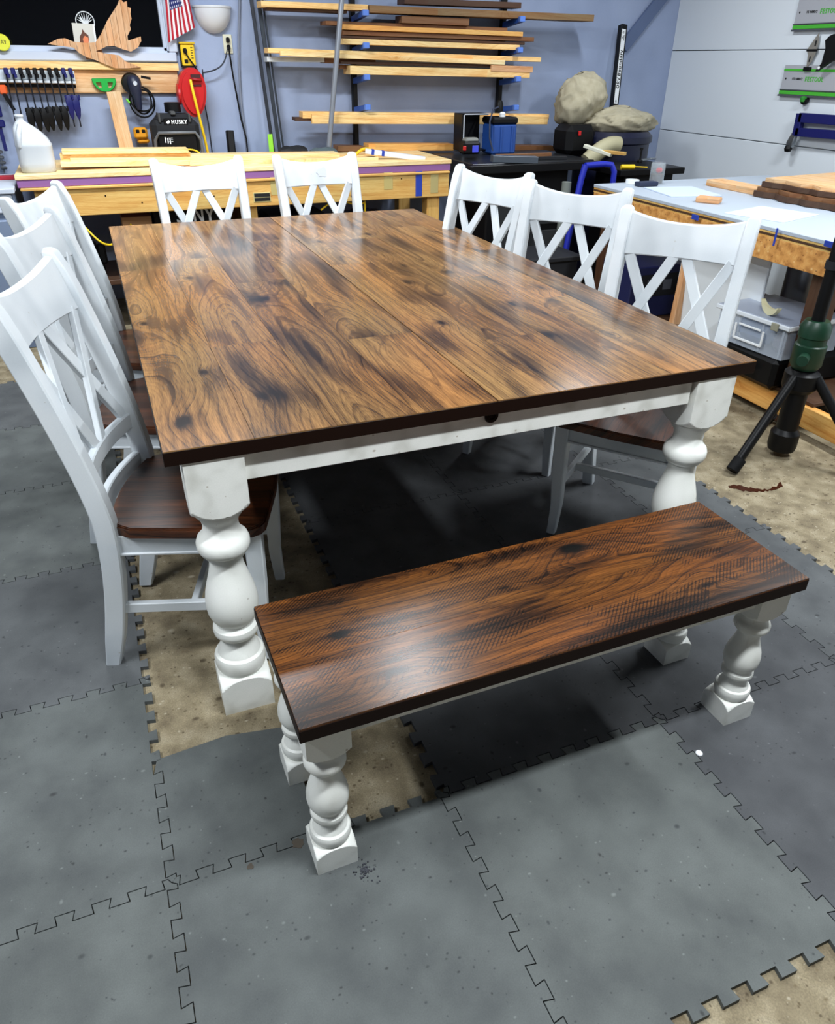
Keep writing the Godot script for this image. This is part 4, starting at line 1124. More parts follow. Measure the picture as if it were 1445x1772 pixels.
func window_things() -> void:
	# goose cut from a board glued of strips; every strip a piece of its own
	var g := thing("wooden_goose", "flying goose cut out of narrow cedar strips on the window sill", "decoration", Vector3(-0.129, 1.522, -4.190))
	var out := PackedVector2Array([Vector2(0.000, 0.000), Vector2(0.063, 0.027), Vector2(0.102, 0.031), Vector2(0.146, 0.014), Vector2(0.213, 0.009), Vector2(0.269, 0.013), Vector2(0.311, 0.058), Vector2(0.357, 0.123), Vector2(0.431, 0.205), Vector2(0.451, 0.240), Vector2(0.466, 0.217), Vector2(0.487, 0.224), Vector2(0.485, 0.195), Vector2(0.504, 0.190), Vector2(0.496, 0.161), Vector2(0.498, 0.137), Vector2(0.481, 0.102), Vector2(0.485, 0.084), Vector2(0.458, 0.048), Vector2(0.457, 0.024), Vector2(0.535, 0.047), Vector2(0.534, 0.023), Vector2(0.508, -0.011), Vector2(0.464, -0.033), Vector2(0.419, -0.021), Vector2(0.372, -0.004), Vector2(0.328, -0.007), Vector2(0.285, -0.026), Vector2(0.260, -0.032), Vector2(0.308, -0.043), Vector2(0.389, -0.052), Vector2(0.424, -0.085), Vector2(0.507, -0.115), Vector2(0.434, -0.121), Vector2(0.359, -0.122), Vector2(0.297, -0.098), Vector2(0.254, -0.080), Vector2(0.204, -0.065), Vector2(0.164, -0.042), Vector2(0.140, -0.016), Vector2(0.071, -0.008)])
	var x := -0.02
	while x < 0.56:
		for pc in Geometry2D.intersect_polygons(out, PackedVector2Array([Vector2(x + 0.0008, -0.3), Vector2(x + 0.0352, -0.3), Vector2(x + 0.0352, 0.4), Vector2(x + 0.0008, 0.4)])):
			if not Geometry2D.is_polygon_clockwise(pc) and pc.size() > 2:
				part("strip", B.new().prism(pc, 0.018 + 0.0015 * rng.randf(), Transform3D(), -1.0, Vector2(rng.randf() * 2.0, rng.randf() * 0.4)), M.cedar, g)
		x += 0.036
	part("backer", B.new().box(Vector3(0.25, -0.05, -0.006), Vector3(0.10, 0.05, 0.008), 0.002), M.pine_brown, g)
	# photo print
	var ph := thing("photo_print", "small photo print of a red-haired figure tucked behind the wooden goose", "photo", Vector3(0.087, 1.572, -4.215))
	part("card", B.new().box(Vector3(0, 0, 0), Vector3(0.125, 0.115, 0.003), 0.0, Transform3D(Basis(Vector3(0, 0, 1), -0.04), Vector3.ZERO)), mat(hexc(205, 204, 196), 0.6), ph)
	part("printed_hair", B.new().prism(PackedVector2Array([Vector2(-0.035, -0.055), Vector2(-0.03, -0.01), Vector2(-0.012, 0.012), Vector2(-0.008, 0.032), Vector2(0.004, 0.012), Vector2(0.02, 0.0), Vector2(0.022, -0.02), Vector2(0.01, -0.055)]), 0.001, Transform3D(Basis(), Vector3(0, 0, 0.0016))), mat(hexc(92, 48, 26), 0.6), ph)
	part("printed_face", B.new().prism(PackedVector2Array([Vector2(-0.012, -0.055), Vector2(-0.014, -0.02), Vector2(0.0, -0.004), Vector2(0.018, -0.014), Vector2(0.016, -0.04), Vector2(0.008, -0.055)]), 0.0005, Transform3D(Basis(), Vector3(0, 0, 0.0028))), mat(hexc(226, 130, 84), 0.6), ph)
	part("white_edge", B.new().box(Vector3(0.058, 0, 0.002), Vector3(0.010, 0.115, 0.001), 0.0, Transform3D(Basis(Vector3(0, 0, 1), -0.04), Vector3.ZERO)), M.letter, ph)
	# round tree decal on the pane
	var tr := thing("window_decal", "round white tree-shaped decal on the dark window pane", "decal", Vector3(0.106, 1.642, -4.290))
	var ring_pts := []
	for i in 33: ring_pts.append(Vector3(cos(TAU * i / 32) * 0.052, sin(TAU * i / 32) * 0.05, 0))
	part("ring", B.new().tube(ring_pts, 0.0035, 5), M.letter, tr)
	for i in 9:
		var a := PI * (0.08 + 0.84 * i / 8.0)
		part("branch", B.new().tube([Vector3(0.002, -0.03, 0), Vector3(cos(a) * 0.02, -0.005 + sin(a) * 0.012, 0), Vector3(cos(a) * 0.044, sin(a) * 0.042, 0)], 0.004, 5, true, 0.0018), M.letter, tr)
	part("trunk", B.new().tube([Vector3(-0.012, -0.05, 0), Vector3(0.0, -0.028, 0), Vector3(-0.028, 0.02, 0)], 0.005, 5), M.letter, tr)
	# round yellow tin
	var tn := thing("tape_tin", "round yellow tin with dark letters on the window sill, cut by the left edge", "tin", Vector3(-0.373, 1.527, -4.210))
	part("tin", B.new().lathe([Vector2(0, 0), Vector2(0.043, 0), Vector2(0.043, 0.02), Vector2(0.038, 0.024), Vector2(0, 0.022)], 28, Transform3D(Basis(Vector3(1, 0, 0), PI / 2), Vector3.ZERO)), mat(hexc(222, 222, 60), 0.45), tn)
	lettering("AY", 0.020, mat(hexc(110, 110, 30), 0.6), tn, Transform3D(Basis(), Vector3(0.01, 0.002, 0.0225)))
	flag()
	# wall sconce: half bowl
	var sc := thing("wall_sconce", "white half-bowl wall sconce right of the window, unlit", "sconce", Vector3(0.865, 1.727, -4.250))
	var pr_ := []
	for i in 13:
		var a := PI / 2 * i / 12.0
		pr_.append(Vector2(maxf(0.0, sin(a) * 0.116), -cos(a) * 0.135))
	pr_.append(Vector2(0.122, 0.002))
	pr_.append(Vector2(0.122, 0.012))
	pr_.append(Vector2(0.112, 0.012))
	for i in 12:
		var a := PI / 2 * (1.0 - (i + 1) / 12.0)
		pr_.append(Vector2(sin(a) * 0.108, -cos(a) * 0.126))
	part("bowl", B.new().lathe(pr_, 28, Transform3D(), 0.0, 0.0, PI), mat(hexc(212, 216, 222), 0.35), sc)
	part("back_plate", B.new().box(Vector3(0, -0.02, 0.004), Vector3(0.14, 0.06, 0.008), 0.002), mat(hexc(205, 210, 216), 0.4), sc)

func flag() -> void:
	var t := thing("small_flag", "small striped red, white and blue flag hanging at the window's right edge", "flag", Vector3(0.650, 1.671, -4.170))
	# cloth hanging in folds; stripes run down the cloth, blue canton at the top
	var stripes := mat(Color.WHITE, 0.85)
	var im := Image.create(130, 64, false, Image.FORMAT_RGB8)
	for i in 13:
		im.fill_rect(Rect2i(i * 10, 0, 10, 64), hexc(176, 24, 44) if i % 2 == 0 else hexc(232, 232, 236))
	im.fill_rect(Rect2i(20, 0, 70, 24), hexc(34, 42, 104))
	for r in 4:
		for c in 7:
			im.fill_rect(Rect2i(23 + c * 10 + (r % 2) * 4, 2 + r * 6, 3, 3), hexc(235, 235, 240))
	stripes.albedo_texture = ImageTexture.create_from_image(im)
	var b := B.new()
	var nu := 26
	var nv := 12
	var grid := []
	var c4 := PackedVector2Array([Vector2(0.000, 0.000), Vector2(-0.068, 0.126), Vector2(0.064, 0.148), Vector2(0.090, -0.049), Vector2(-0.086, -0.133)])
	for i in nu + 1:
		var col := []
		for j in nv + 1:
			var u := i / float(nu)
			var v := j / float(nv)
			var p: Vector2 = c4[1].lerp(c4[2], u).lerp(c4[4].lerp(c4[3], u), v)
			col.append(Vector3(p.x, p.y, 0.012 * sin(u * 15.0 + v * 2.0) + 0.006 * sin(v * 5.0)))
		grid.append(col)
	for side in [0.0, -0.0015]:
		for i in nu:
			for j in nv:
				var o := Vector3(0, 0, side)
				b.quad(grid[i][j] + o, grid[i + 1][j] + o, grid[i + 1][j + 1] + o, grid[i][j + 1] + o, Vector2(i / float(nu), j / float(nv)), Vector2((i + 1) / float(nu), j / float(nv)), Vector2((i + 1) / float(nu), (j + 1) / float(nv)), Vector2(i / float(nu), (j + 1) / float(nv)), Vector3(0, 0, 1 if side == 0.0 else -1), 1 if side == 0.0 else 2)
	part("cloth", b, stripes, t)
	part("stick", B.new().tube([Vector3(0.584, 1.804, -4.180) - t.position, Vector3(0.730, 1.831, -4.180) - t.position], 0.005, 8), M.pine_brown, t)

# ---------------------------------------------------------------- machines in the far corner
func wrinkled(c: Vector3, r: Vector3, amp: float, s: int, flat := -1.0) -> B:
	# a slack cloth shape: ellipsoid pushed by noise
	var nz := noise(s, 1.0, 1)
	var rings := []
	for i in 41:
		var a := PI * (0.012 + 0.976 * i / 40.0)
		var ring := PackedVector3Array()
		for k in 60:
			var p := TAU * k / 60
			var d := Vector3(sin(a) * cos(p), cos(a), sin(a) * sin(p))
			var q := 1.0 + amp * 0.42 * nz.get_noise_3dv(d * 0.8) + amp * 0.36 * maxf(0.0, 1.0 - 3.5 * absf(nz.get_noise_3dv(Vector3(d.x * 1.3 + d.y * 0.8, d.y * 0.7, d.z * 1.6) + Vector3(3, 1, 2))))
			var v := c + d * r * q
			if flat > -1.0: v.y = maxf(v.y, c.y + flat)
			ring.append(v)
		rings.append(ring)
	return B.new().loft(rings)

func corner_tools() -> void:
	# table saw between the benches
	var ts := thing("table_saw", "black table saw with grey top between the two workbenches", "table saw", Vector3(2.72, 0, -3.62))
	part("cabinet", B.new().box(Vector3(0, 0.42, 0), Vector3(0.62, 0.86, 0.56), 0.01), M.black, ts)
	part("table_top", B.new().box(Vector3(0, 0.87, 0), Vector3(0.92, 0.04, 0.70), 0.004), mat(hexc(44, 46, 50), 0.35, 0.5), ts)
	part("fence_rail", B.new().box(Vector3(0, 0.86, 0.375), Vector3(1.0, 0.05, 0.04), 0.004), M.black, ts)
	part("fence", B.new().bar(Vector3(-0.30, 0.915, 0.30), Vector3(0.0, 0.905, 0.36), 0.07, 0.04), mat(hexc(72, 80, 90), 0.4), ts)
	part("wood_face", B.new().box(Vector3(-0.02, 0.915, 0.22), Vector3(0.42, 0.03, 0.03), 0.003), M.pine_brown, ts)
	part("drawer", B.new().box(Vector3(0, 0.56, 0.285), Vector3(0.5, 0.16, 0.015), 0.004).box(Vector3(0, 0.36, 0.285), Vector3(0.5, 0.16, 0.015), 0.004), mat(hexc(42, 44, 46), 0.5), ts)
	part("tool_bar", B.new().bar(Vector3(0.0, 0.90, 0.22), Vector3(0.28, 0.90, 0.27), 0.05, 0.02), M.charcoal, ts)
	# blue bin with dark lid, cord
	var bb := thing("blue_bin", "ribbed blue plastic bin with a dark lid in front of the lumber rack", "bin", Vector3(2.703, 0.906, -3.780))
	part("bin", B.new().box(Vector3(0, 0.085, 0), Vector3(0.19, 0.19, 0.17), 0.012).box(Vector3(-0.03, 0.085, 0.088), Vector3(0.012, 0.17, 0.012), 0.003).box(Vector3(0.055, 0.085, 0.088), Vector3(0.012, 0.17, 0.012), 0.003), mat(hexc(36, 76, 150), 0.45), bb)
	part("lid", B.new().box(Vector3(0, 0.20, 0), Vector3(0.20, 0.045, 0.18), 0.012), M.black, bb)
	part("knob", B.new().lathe([Vector2(0, 0), Vector2(0.022, 0), Vector2(0.02, 0.012), Vector2(0.022, 0.02), Vector2(0.012, 0.03), Vector2(0, 0.03)], 16, Transform3D(Basis(), Vector3(0.0, 0.222, 0.03))), M.letter, bb)
	part("neck", B.new().lathe([Vector2(0, 0), Vector2(0.026, 0), Vector2(0.026, 0.05), Vector2(0.016, 0.07), Vector2(0, 0.07)], 16, Transform3D(Basis(), Vector3(0.0, 0.25, -0.02))), M.black, bb)
	part("cord", B.new().tube([Vector3(-0.02, 0.28, 0.0), Vector3(-0.09, 0.27, 0.06), Vector3(-0.13, 0.2, 0.1), Vector3(-0.135, 0.1, 0.12), Vector3(-0.11, 0.02, 0.13)], 0.006, 6), mat(hexc(50, 58, 80), 0.6), bb)
	var fb := thing("black_cabinet", "open black box with a pale metal edge beside the blue bin", "box", Vector3(2.497, 1.030, -3.860))
	part("shell", B.new().box(Vector3(-0.075, 0, 0), Vector3(0.012, 0.23, 0.14), 0.002).box(Vector3(0.02, 0.112, 0), Vector3(0.20, 0.010, 0.14), 0.002).box(Vector3(0.02, -0.112, 0), Vector3(0.20, 0.010, 0.14), 0.002).box(Vector3(0.02, 0, -0.065), Vector3(0.19, 0.22, 0.008), 0.0), M.black, fb)
	part("edge_strip", B.new().box(Vector3(-0.068, 0, 0.072), Vector3(0.008, 0.22, 0.006), 0.001).box(Vector3(0.03, 0.114, 0.072), Vector3(0.19, 0.007, 0.006), 0.001), mat(hexc(190, 196, 205), 0.4), fb)
	var bc := thing("battery_charger", "small black charger with red switch and blue screen by the blue bin", "charger", Vector3(2.365, 0.916, -3.550))
	part("body", B.new().box(Vector3(0, 0.045, 0), Vector3(0.125, 0.075, 0.09), 0.012), M.black, bc)
	part("grey_top", B.new().box(Vector3(0.008, 0.09, -0.005), Vector3(0.10, 0.03, 0.07), 0.012), mat(hexc(120, 122, 118), 0.6), bc)
	part("screen", B.new().box(Vector3(0.022, 0.04, 0.046), Vector3(0.045, 0.042, 0.003), 0.001), mat(hexc(70, 80, 215), 0.4), bc)
	part("switch", B.new().box(Vector3(-0.055, 0.045, 0.04), Vector3(0.02, 0.03, 0.02), 0.004), M.red, bc)
	# dust collector: drum, hose, bags
	var dc := thing("dust_collector", "dark navy drum of a dust collector in the far corner with a ribbed hose", "dust collector", Vector3(3.62, 0, -3.72))
	part("drum", B.new().lathe([Vector2(0, 0.0), Vector2(0.26, 0.0), Vector2(0.27, 0.05), Vector2(0.27, 0.95), Vector2(0.285, 0.96), Vector2(0.285, 1.0), Vector2(0.25, 1.03), Vector2(0, 1.03)], 36), mat(hexc(16, 20, 46), 0.4), dc)
	part("motor", B.new().box(Vector3(-0.36, 0.98, 0.04), Vector3(0.24, 0.20, 0.24), 0.04), M.black, dc)
	var hs := []
	for i in 40:
		var f := i / 39.0
		hs.append(Vector3(-0.40 + 0.26 * f, 0.86 + 0.10 * sin(f * 1.9), 0.30 - 0.02 * f))
	var rings := []
	for i in 40:
		var r := PackedVector3Array()
		var rad := 0.058 if i % 2 == 0 else 0.050
		var dirv: Vector3 = (hs[mini(i + 1, 39)] - hs[maxi(i - 1, 0)]).normalized()
		var s := dirv.cross(Vector3(0, 0, 1)).normalized()
		for k in 18: r.append(hs[i] + s * cos(TAU * k / 18) * rad + Vector3(0, 0, 1) * sin(TAU * k / 18) * rad)
		rings.append(r)
	part("ribbed_hose", B.new().loft(rings), mat(hexc(176, 170, 138), 0.6), dc, "beige ribbed hose")
	part("red_switch", B.new().box(Vector3(-0.40, 1.03, 0.17), Vector3(0.02, 0.03, 0.015), 0.003), M.red, dc)
	var b1 := one("canvas_bag", wrinkled(Vector3.ZERO, Vector3(0.19, 0.155, 0.16), 0.30, 4), M.canvas, "large puffed beige canvas filter bag leaning left of the tall banner", "bag", Vector3(3.351, 1.220, -3.800), "beige canvas filter bags")
	b1.rotation.z = 0.5
	one("canvas_bag", wrinkled(Vector3.ZERO, Vector3(0.27, 0.095, 0.22), 0.30, 7, -0.055), M.canvas, "folded beige canvas bag lying on the navy drum", "bag", Vector3(3.66, 1.083, -3.72), "beige canvas filter bags")
	# tall banner box
	var top_ := Vector3(3.891, 1.700, -4.160)
	var bot_ := Vector3(3.826, 1.159, -4.050)
	var ax := (top_ - bot_).normalized()
	var sd := ax.cross(Vector3(0, 0, 1)).normalized()
	var bs := Basis(sd, ax, sd.cross(ax))
	var low := 0.45
	var sg := thing("banner_box", "tall narrow black and white box printed with a name, leaning in the corner", "box", bot_ - ax * low)
	sg.basis = bs
	var ln := (top_ - bot_).length()
	part("box", B.new().box(Vector3(0, (ln + low) / 2, 0), Vector3(0.052, ln + low, 0.05), 0.003), M.black, sg)
	part("panel", B.new().box(Vector3(-0.004, low + ln * 0.49, 0.0255), Vector3(0.034, ln * 0.90, 0.002), 0.0), M.letter, sg)
	lettering("ORV Boundary", 0.027, M.ink, sg, Transform3D(Basis(Vector3(0, 0, 1), PI / 2), Vector3(-0.004, low + ln * 0.46, 0.0270)))
	lettering("n", 0.018, M.ink, sg, Transform3D(Basis(Vector3(0, 0, 1), PI / 2), Vector3(-0.008, low + ln * 0.90, 0.0270)))
	lettering("E1", 0.012, M.charcoal, sg, Transform3D(Basis(Vector3(0, 0, 1), PI / 2), Vector3(-0.006, low + ln * 0.075, 0.0270)), false)
	part("printed_peak", B.new().prism(PackedVector2Array([Vector2(0.011, 0.0), Vector2(-0.012, 0.022), Vector2(0.011, 0.045)]), 0.0008, Transform3D(Basis(), Vector3(-0.004, low + ln * 0.80, 0.0264))), mat(hexc(150, 152, 154), 0.5), sg)
	# blue tubular stand
	var bsn := thing("tube_stand", "blue bent-tube stand in front of the dust collector, behind the right chairs", "stand", Vector3(2.90, 0, -2.92))
	var bt := mat(hexc(28, 42, 170), 0.4)
	part("frame", B.new().tube([Vector3(-0.16, 0.0, 0.05), Vector3(-0.11, 0.45, 0.03), Vector3(-0.04, 0.82, 0.0), Vector3(-0.02, 0.905, 0.0)], 0.02, 12), bt, bsn)
	part("arm", B.new().tube([Vector3(-0.02, 0.90, 0.0), Vector3(0.12, 0.905, 0.0), Vector3(0.17, 0.90, 0.01), Vector3(0.19, 0.86, 0.02), Vector3(0.19, 0.80, 0.02)], 0.018, 12), bt, bsn)
	part("brace", B.new().tube([Vector3(0.17, 0.0, 0.05), Vector3(0.19, 0.45, 0.03), Vector3(0.19, 0.82, 0.02)], 0.018, 12), bt, bsn)
	part("grey_post", B.new().tube([Vector3(-0.11, 0.0, -0.07), Vector3(-0.10, 0.80, -0.07)], 0.03, 14), mat(hexc(120, 126, 120), 0.5), bsn)
	# clutter on the far machine: rules, pliers, yellow driver
	one("machine_table", B.new().box(Vector3(0, -0.02, 0), Vector3(0.52, 0.04, 0.42), 0.005).box(Vector3(0, -0.44, 0), Vector3(0.40, 0.80, 0.34), 0.005).box(Vector3(0, -0.853, 0), Vector3(0.44, 0.026, 0.38), 0.004), M.black, "black machine cabinet with a flat top in front of the navy drum", "machine", Vector3(3.47, 0.854, -3.20))
	one("straightedge", B.new().bar(Vector3(3.109, 0.975, -3.300), Vector3(3.228, 0.929, -3.150), 0.05, 0.02), mat(hexc(214, 214, 196), 0.5), "off-white wooden straightedge lying on the black machine top", "straightedge")
	one("straightedge", B.new().bar(Vector3(3.199, 0.946, -3.200), Vector3(3.265, 0.945, -3.050), 0.03, 0.02), M.pine_yellow, "short yellow wooden rule at the right of the black machine top", "straightedge")
	one("screwdriver", B.new().tube([Vector3(3.24, 0.868, -3.04), Vector3(3.33, 0.868, -3.02)], 0.014, 10).tube([Vector3(3.33, 0.868, -3.02), Vector3(3.42, 0.864, -3.0)], 0.004, 6), M.yellow, "yellow handled screwdriver on the black machine top", "screwdriver")
	one("toggle_clamp", B.new().box(Vector3.ZERO, Vector3(0.03, 0.02, 0.03), 0.004).tube([Vector3(0, 0, 0), Vector3(0.0, 0.07, 0.0)], 0.007, 8).tube([Vector3(0, 0.07, 0), Vector3(0.0, 0.085, 0.0)], 0.012, 8), M.black, "small black upright toggle clamp on the black machine top", "clamp", Vector3(3.46, 0.884, -3.14))
	one("pliers", B.new().bar(Vector3(-0.07, 0, 0), Vector3(0.02, 0.006, 0.01), 0.016, 0.01).bar(Vector3(-0.07, 0, 0.03), Vector3(0.02, 0.006, 0.014), 0.016, 0.01).box(Vector3(0.04, 0.006, 0.012), Vector3(0.05, 0.012, 0.02), 0.004), M.steel, "steel pliers lying at the back of the black machine top", "pliers", Vector3(3.60, 0.880, -3.25))
	# printed case and dark crate seen through the right chairs
	var pc := one("printed_case", B.new().box(Vector3(0, 0, 0), Vector3(0.40, 0.30, 0.30), 0.006), mat(hexc(24, 30, 74), 0.5), "dark blue printed carton low behind the middle right chair", "box", Vector3(2.97, 0.295, -2.29))
	part("printed_panel", B.new().box(Vector3(0.02, 0.04, 0.151), Vector3(0.30, 0.13, 0.002), 0.0), M.charcoal, pc)
	part("printed_frame", B.new().box(Vector3(0.06, 0.04, 0.1525), Vector3(0.06, 0.06, 0.002), 0.0).box(Vector3(-0.06, 0.04, 0.1525), Vector3(0.05, 0.07, 0.002), 0.02), mat(hexc(90, 94, 104), 0.6), pc)
	one("storage_crate", B.new().box(Vector3(0, 0.2, 0), Vector3(0.34, 0.42, 0.32), 0.01).box(Vector3(0, 0.42, 0), Vector3(0.38, 0.03, 0.36), 0.006), M.charcoal, "dark grey lidded crate on the floor behind the right chairs", "crate", Vector3(2.52, 0.0, -2.75))

# ---------------------------------------------------------------- right wall
func guide_rail(label: String, y: float, z0: float, two: bool) -> void:
	var t := thing("guide_rail", label, "guide rail", Vector3(XR - 0.012, y, z0 + 0.6))
	var L := 1.2
	part("plate", B.new().box(Vector3(0, 0, 0), Vector3(0.006, 0.18, L), 0.001), M.alu, t)
	part("lip", B.new().box(Vector3(-0.006, -0.052, 0), Vector3(0.012, 0.006, L), 0.001).box(Vector3(-0.008, -0.086, 0), Vector3(0.016, 0.010, L), 0.001), mat(hexc(96, 100, 106), 0.4, 0.5), t)
	part("green_strip", B.new().box(Vector3(-0.005, -0.068, 0), Vector3(0.006, 0.022, L), 0.001), M.green, t, "green glide strip")
	if two: part("green_strip", B.new().box(Vector3(-0.004, 0.062, 0), Vector3(0.003, 0.014, L), 0.001), M.green, t, "green glide strip")
	var face := Basis(Vector3(0, 0, 1), Vector3(0, 1, 0), Vector3(-1, 0, 0))
	lettering("FESTOOL", 0.026, M.green, t, Transform3D(face, Vector3(-0.004, 0.012, -L / 2 + 0.27)))
	lettering("FS 1400/2", 0.014, M.ink, t, Transform3D(face, Vector3(-0.004, 0.012, -L / 2 + 0.13)))
	part("hole", B.new().lathe([Vector2(0, 0), Vector2(0.006, 0), Vector2(0.006, 0.001), Vector2(0, 0.001)], 12, Transform3D(Basis(Vector3(0, 0, 1), PI / 2), Vector3(-0.003, 0.012, -L / 2 + 0.03))), M.ink, t)
	var kb := thing("rail_peg", "round green and black peg carrying the %s guide rail" % ("lower" if two else "upper"), "peg", Vector3(XR - 0.02, y - 0.106, z0 + (0.24 if two else 0.40)))
	part("ball", B.new().lathe([Vector2(0, -0.03), Vector2(0.018, -0.024), Vector2(0.028, -0.008), Vector2(0.028, 0.006), Vector2(0.018, 0.014), Vector2(0, 0.014)], 20), M.black, kb)
	part("cap", B.new().lathe([Vector2(0, -0.01), Vector2(0.02, -0.01), Vector2(0.022, 0.012), Vector2(0.014, 0.022), Vector2(0, 0.024)], 20, Transform3D(Basis(), Vector3(-0.012, 0.0, 0))), mat(hexc(40, 130, 40), 0.45), kb)

func right_wall() -> void:
	guide_rail("upper grey aluminium guide rail with a single green strip on the white wall", 1.735, -3.03, false)
	guide_rail("lower grey aluminium guide rail with two green strips on the white wall", 1.365, -3.02, true)
	var sq := thing("bevel_gauge", "small diamond-shaped pierced metal gauge between the guide rails", "gauge", Vector3(4.435, 1.534, -2.816))
	var fb := Transform3D(Basis(Vector3(0, 0, 1), Vector3(0, 1, 0), Vector3(-1, 0, 0)), Vector3.ZERO)
	part("blade", B.new().prism(PackedVector2Array([Vector2(0.018, 0.10), Vector2(-0.046, 0.01), Vector2(0.03, 0.0), Vector2(0.03, 0.05)]), 0.004, fb).prism(PackedVector2Array([Vector2(-0.046, 0.0), Vector2(-0.03, -0.02), Vector2(-0.018, -0.10), Vector2(0.012, -0.06), Vector2(0.03, -0.005)]), 0.004, fb), mat(hexc(150, 146, 138), 0.4, 0.4), sq)
	part("crossbar", B.new().box(Vector3(-0.005, 0.004, -0.006), Vector3(0.008, 0.012, 0.085), 0.002), M.black, sq)
	part("slot", B.new().box(Vector3(-0.005, 0.042, 0.012), Vector3(0.002, 0.03, 0.012), 0.0005).box(Vector3(-0.005, -0.045, -0.006), Vector3(0.002, 0.03, 0.01), 0.0005), M.ink, sq)
	one("hook_plate", B.new().box(Vector3.ZERO, Vector3(0.02, 0.022, 0.055), 0.003), M.black, "small black hook plate at the lower guide rail's top edge", "hook", Vector3(4.425, 1.435, -2.818))
	var sw := thing("hand_plane", "black curved hand tool hanging at the right frame edge", "hand tool", Vector3(4.410, 1.527, -2.653))
	part("body", B.new().prism(PackedVector2Array([Vector2(-0.035, 0.062), Vector2(-0.01, 0.085), Vector2(0.02, 0.095), Vector2(0.12, 0.09), Vector2(0.12, -0.03), Vector2(0.04, -0.05), Vector2(-0.055, -0.105), Vector2(-0.02, -0.06), Vector2(-0.018, 0.02)]), 0.03, fb), M.black, sw)
	part("screw", B.new().lathe([Vector2(0, 0), Vector2(0.009, 0), Vector2(0.008, 0.004), Vector2(0, 0.005)], 12, Transform3D(Basis(Vector3(0, 0, 1), PI / 2), Vector3(-0.03, -0.085, -0.03))), M.letter, sw)
	# navy parallel clamp with its chrome foot
	var pc := thing("corner_clamp", "navy two-bar clamp with a chrome foot hanging below the guide rails", "clamp", Vector3(4.400, 1.101, -2.660))
	part("frame", B.new().bar(Vector3(4.400, 1.159, -2.749) - pc.position, Vector3(4.400, 1.162, -2.321) - pc.position, 0.04, 0.055).bar(Vector3(4.400, 1.074, -2.748) - pc.position, Vector3(4.400, 1.082, -2.290) - pc.position, 0.04, 0.05).bar(Vector3(4.400, 1.183, -2.752) - pc.position, Vector3(4.400, 1.054, -2.746) - pc.position, 0.04, 0.05, Vector3(0, 0, 1)), M.navy, pc)
	part("foot", B.new().loft([B.new().ring(Vector3(4.400, 1.066, -2.765) - pc.position, Vector3(0.012, 0, 0), Vector3(0, 0, 0.02), 0.003), B.new().ring(Vector3(4.400, 1.009, -2.780) - pc.position, Vector3(0.016, 0, 0), Vector3(0, 0, 0.028), 0.004), B.new().ring(Vector3(4.400, 0.980, -2.785) - pc.position, Vector3(0.014, 0, 0), Vector3(0, 0, 0.024), 0.004)], true, true, false), M.steel, pc, "chrome foot")
	part("knob", B.new().lathe([Vector2(0, -0.022), Vector2(0.02, -0.018), Vector2(0.026, 0.0), Vector2(0.02, 0.018), Vector2(0, 0.022)], 18, Transform3D(Basis(), Vector3(4.395, 0.970, -2.787) - pc.position)), M.black, pc)

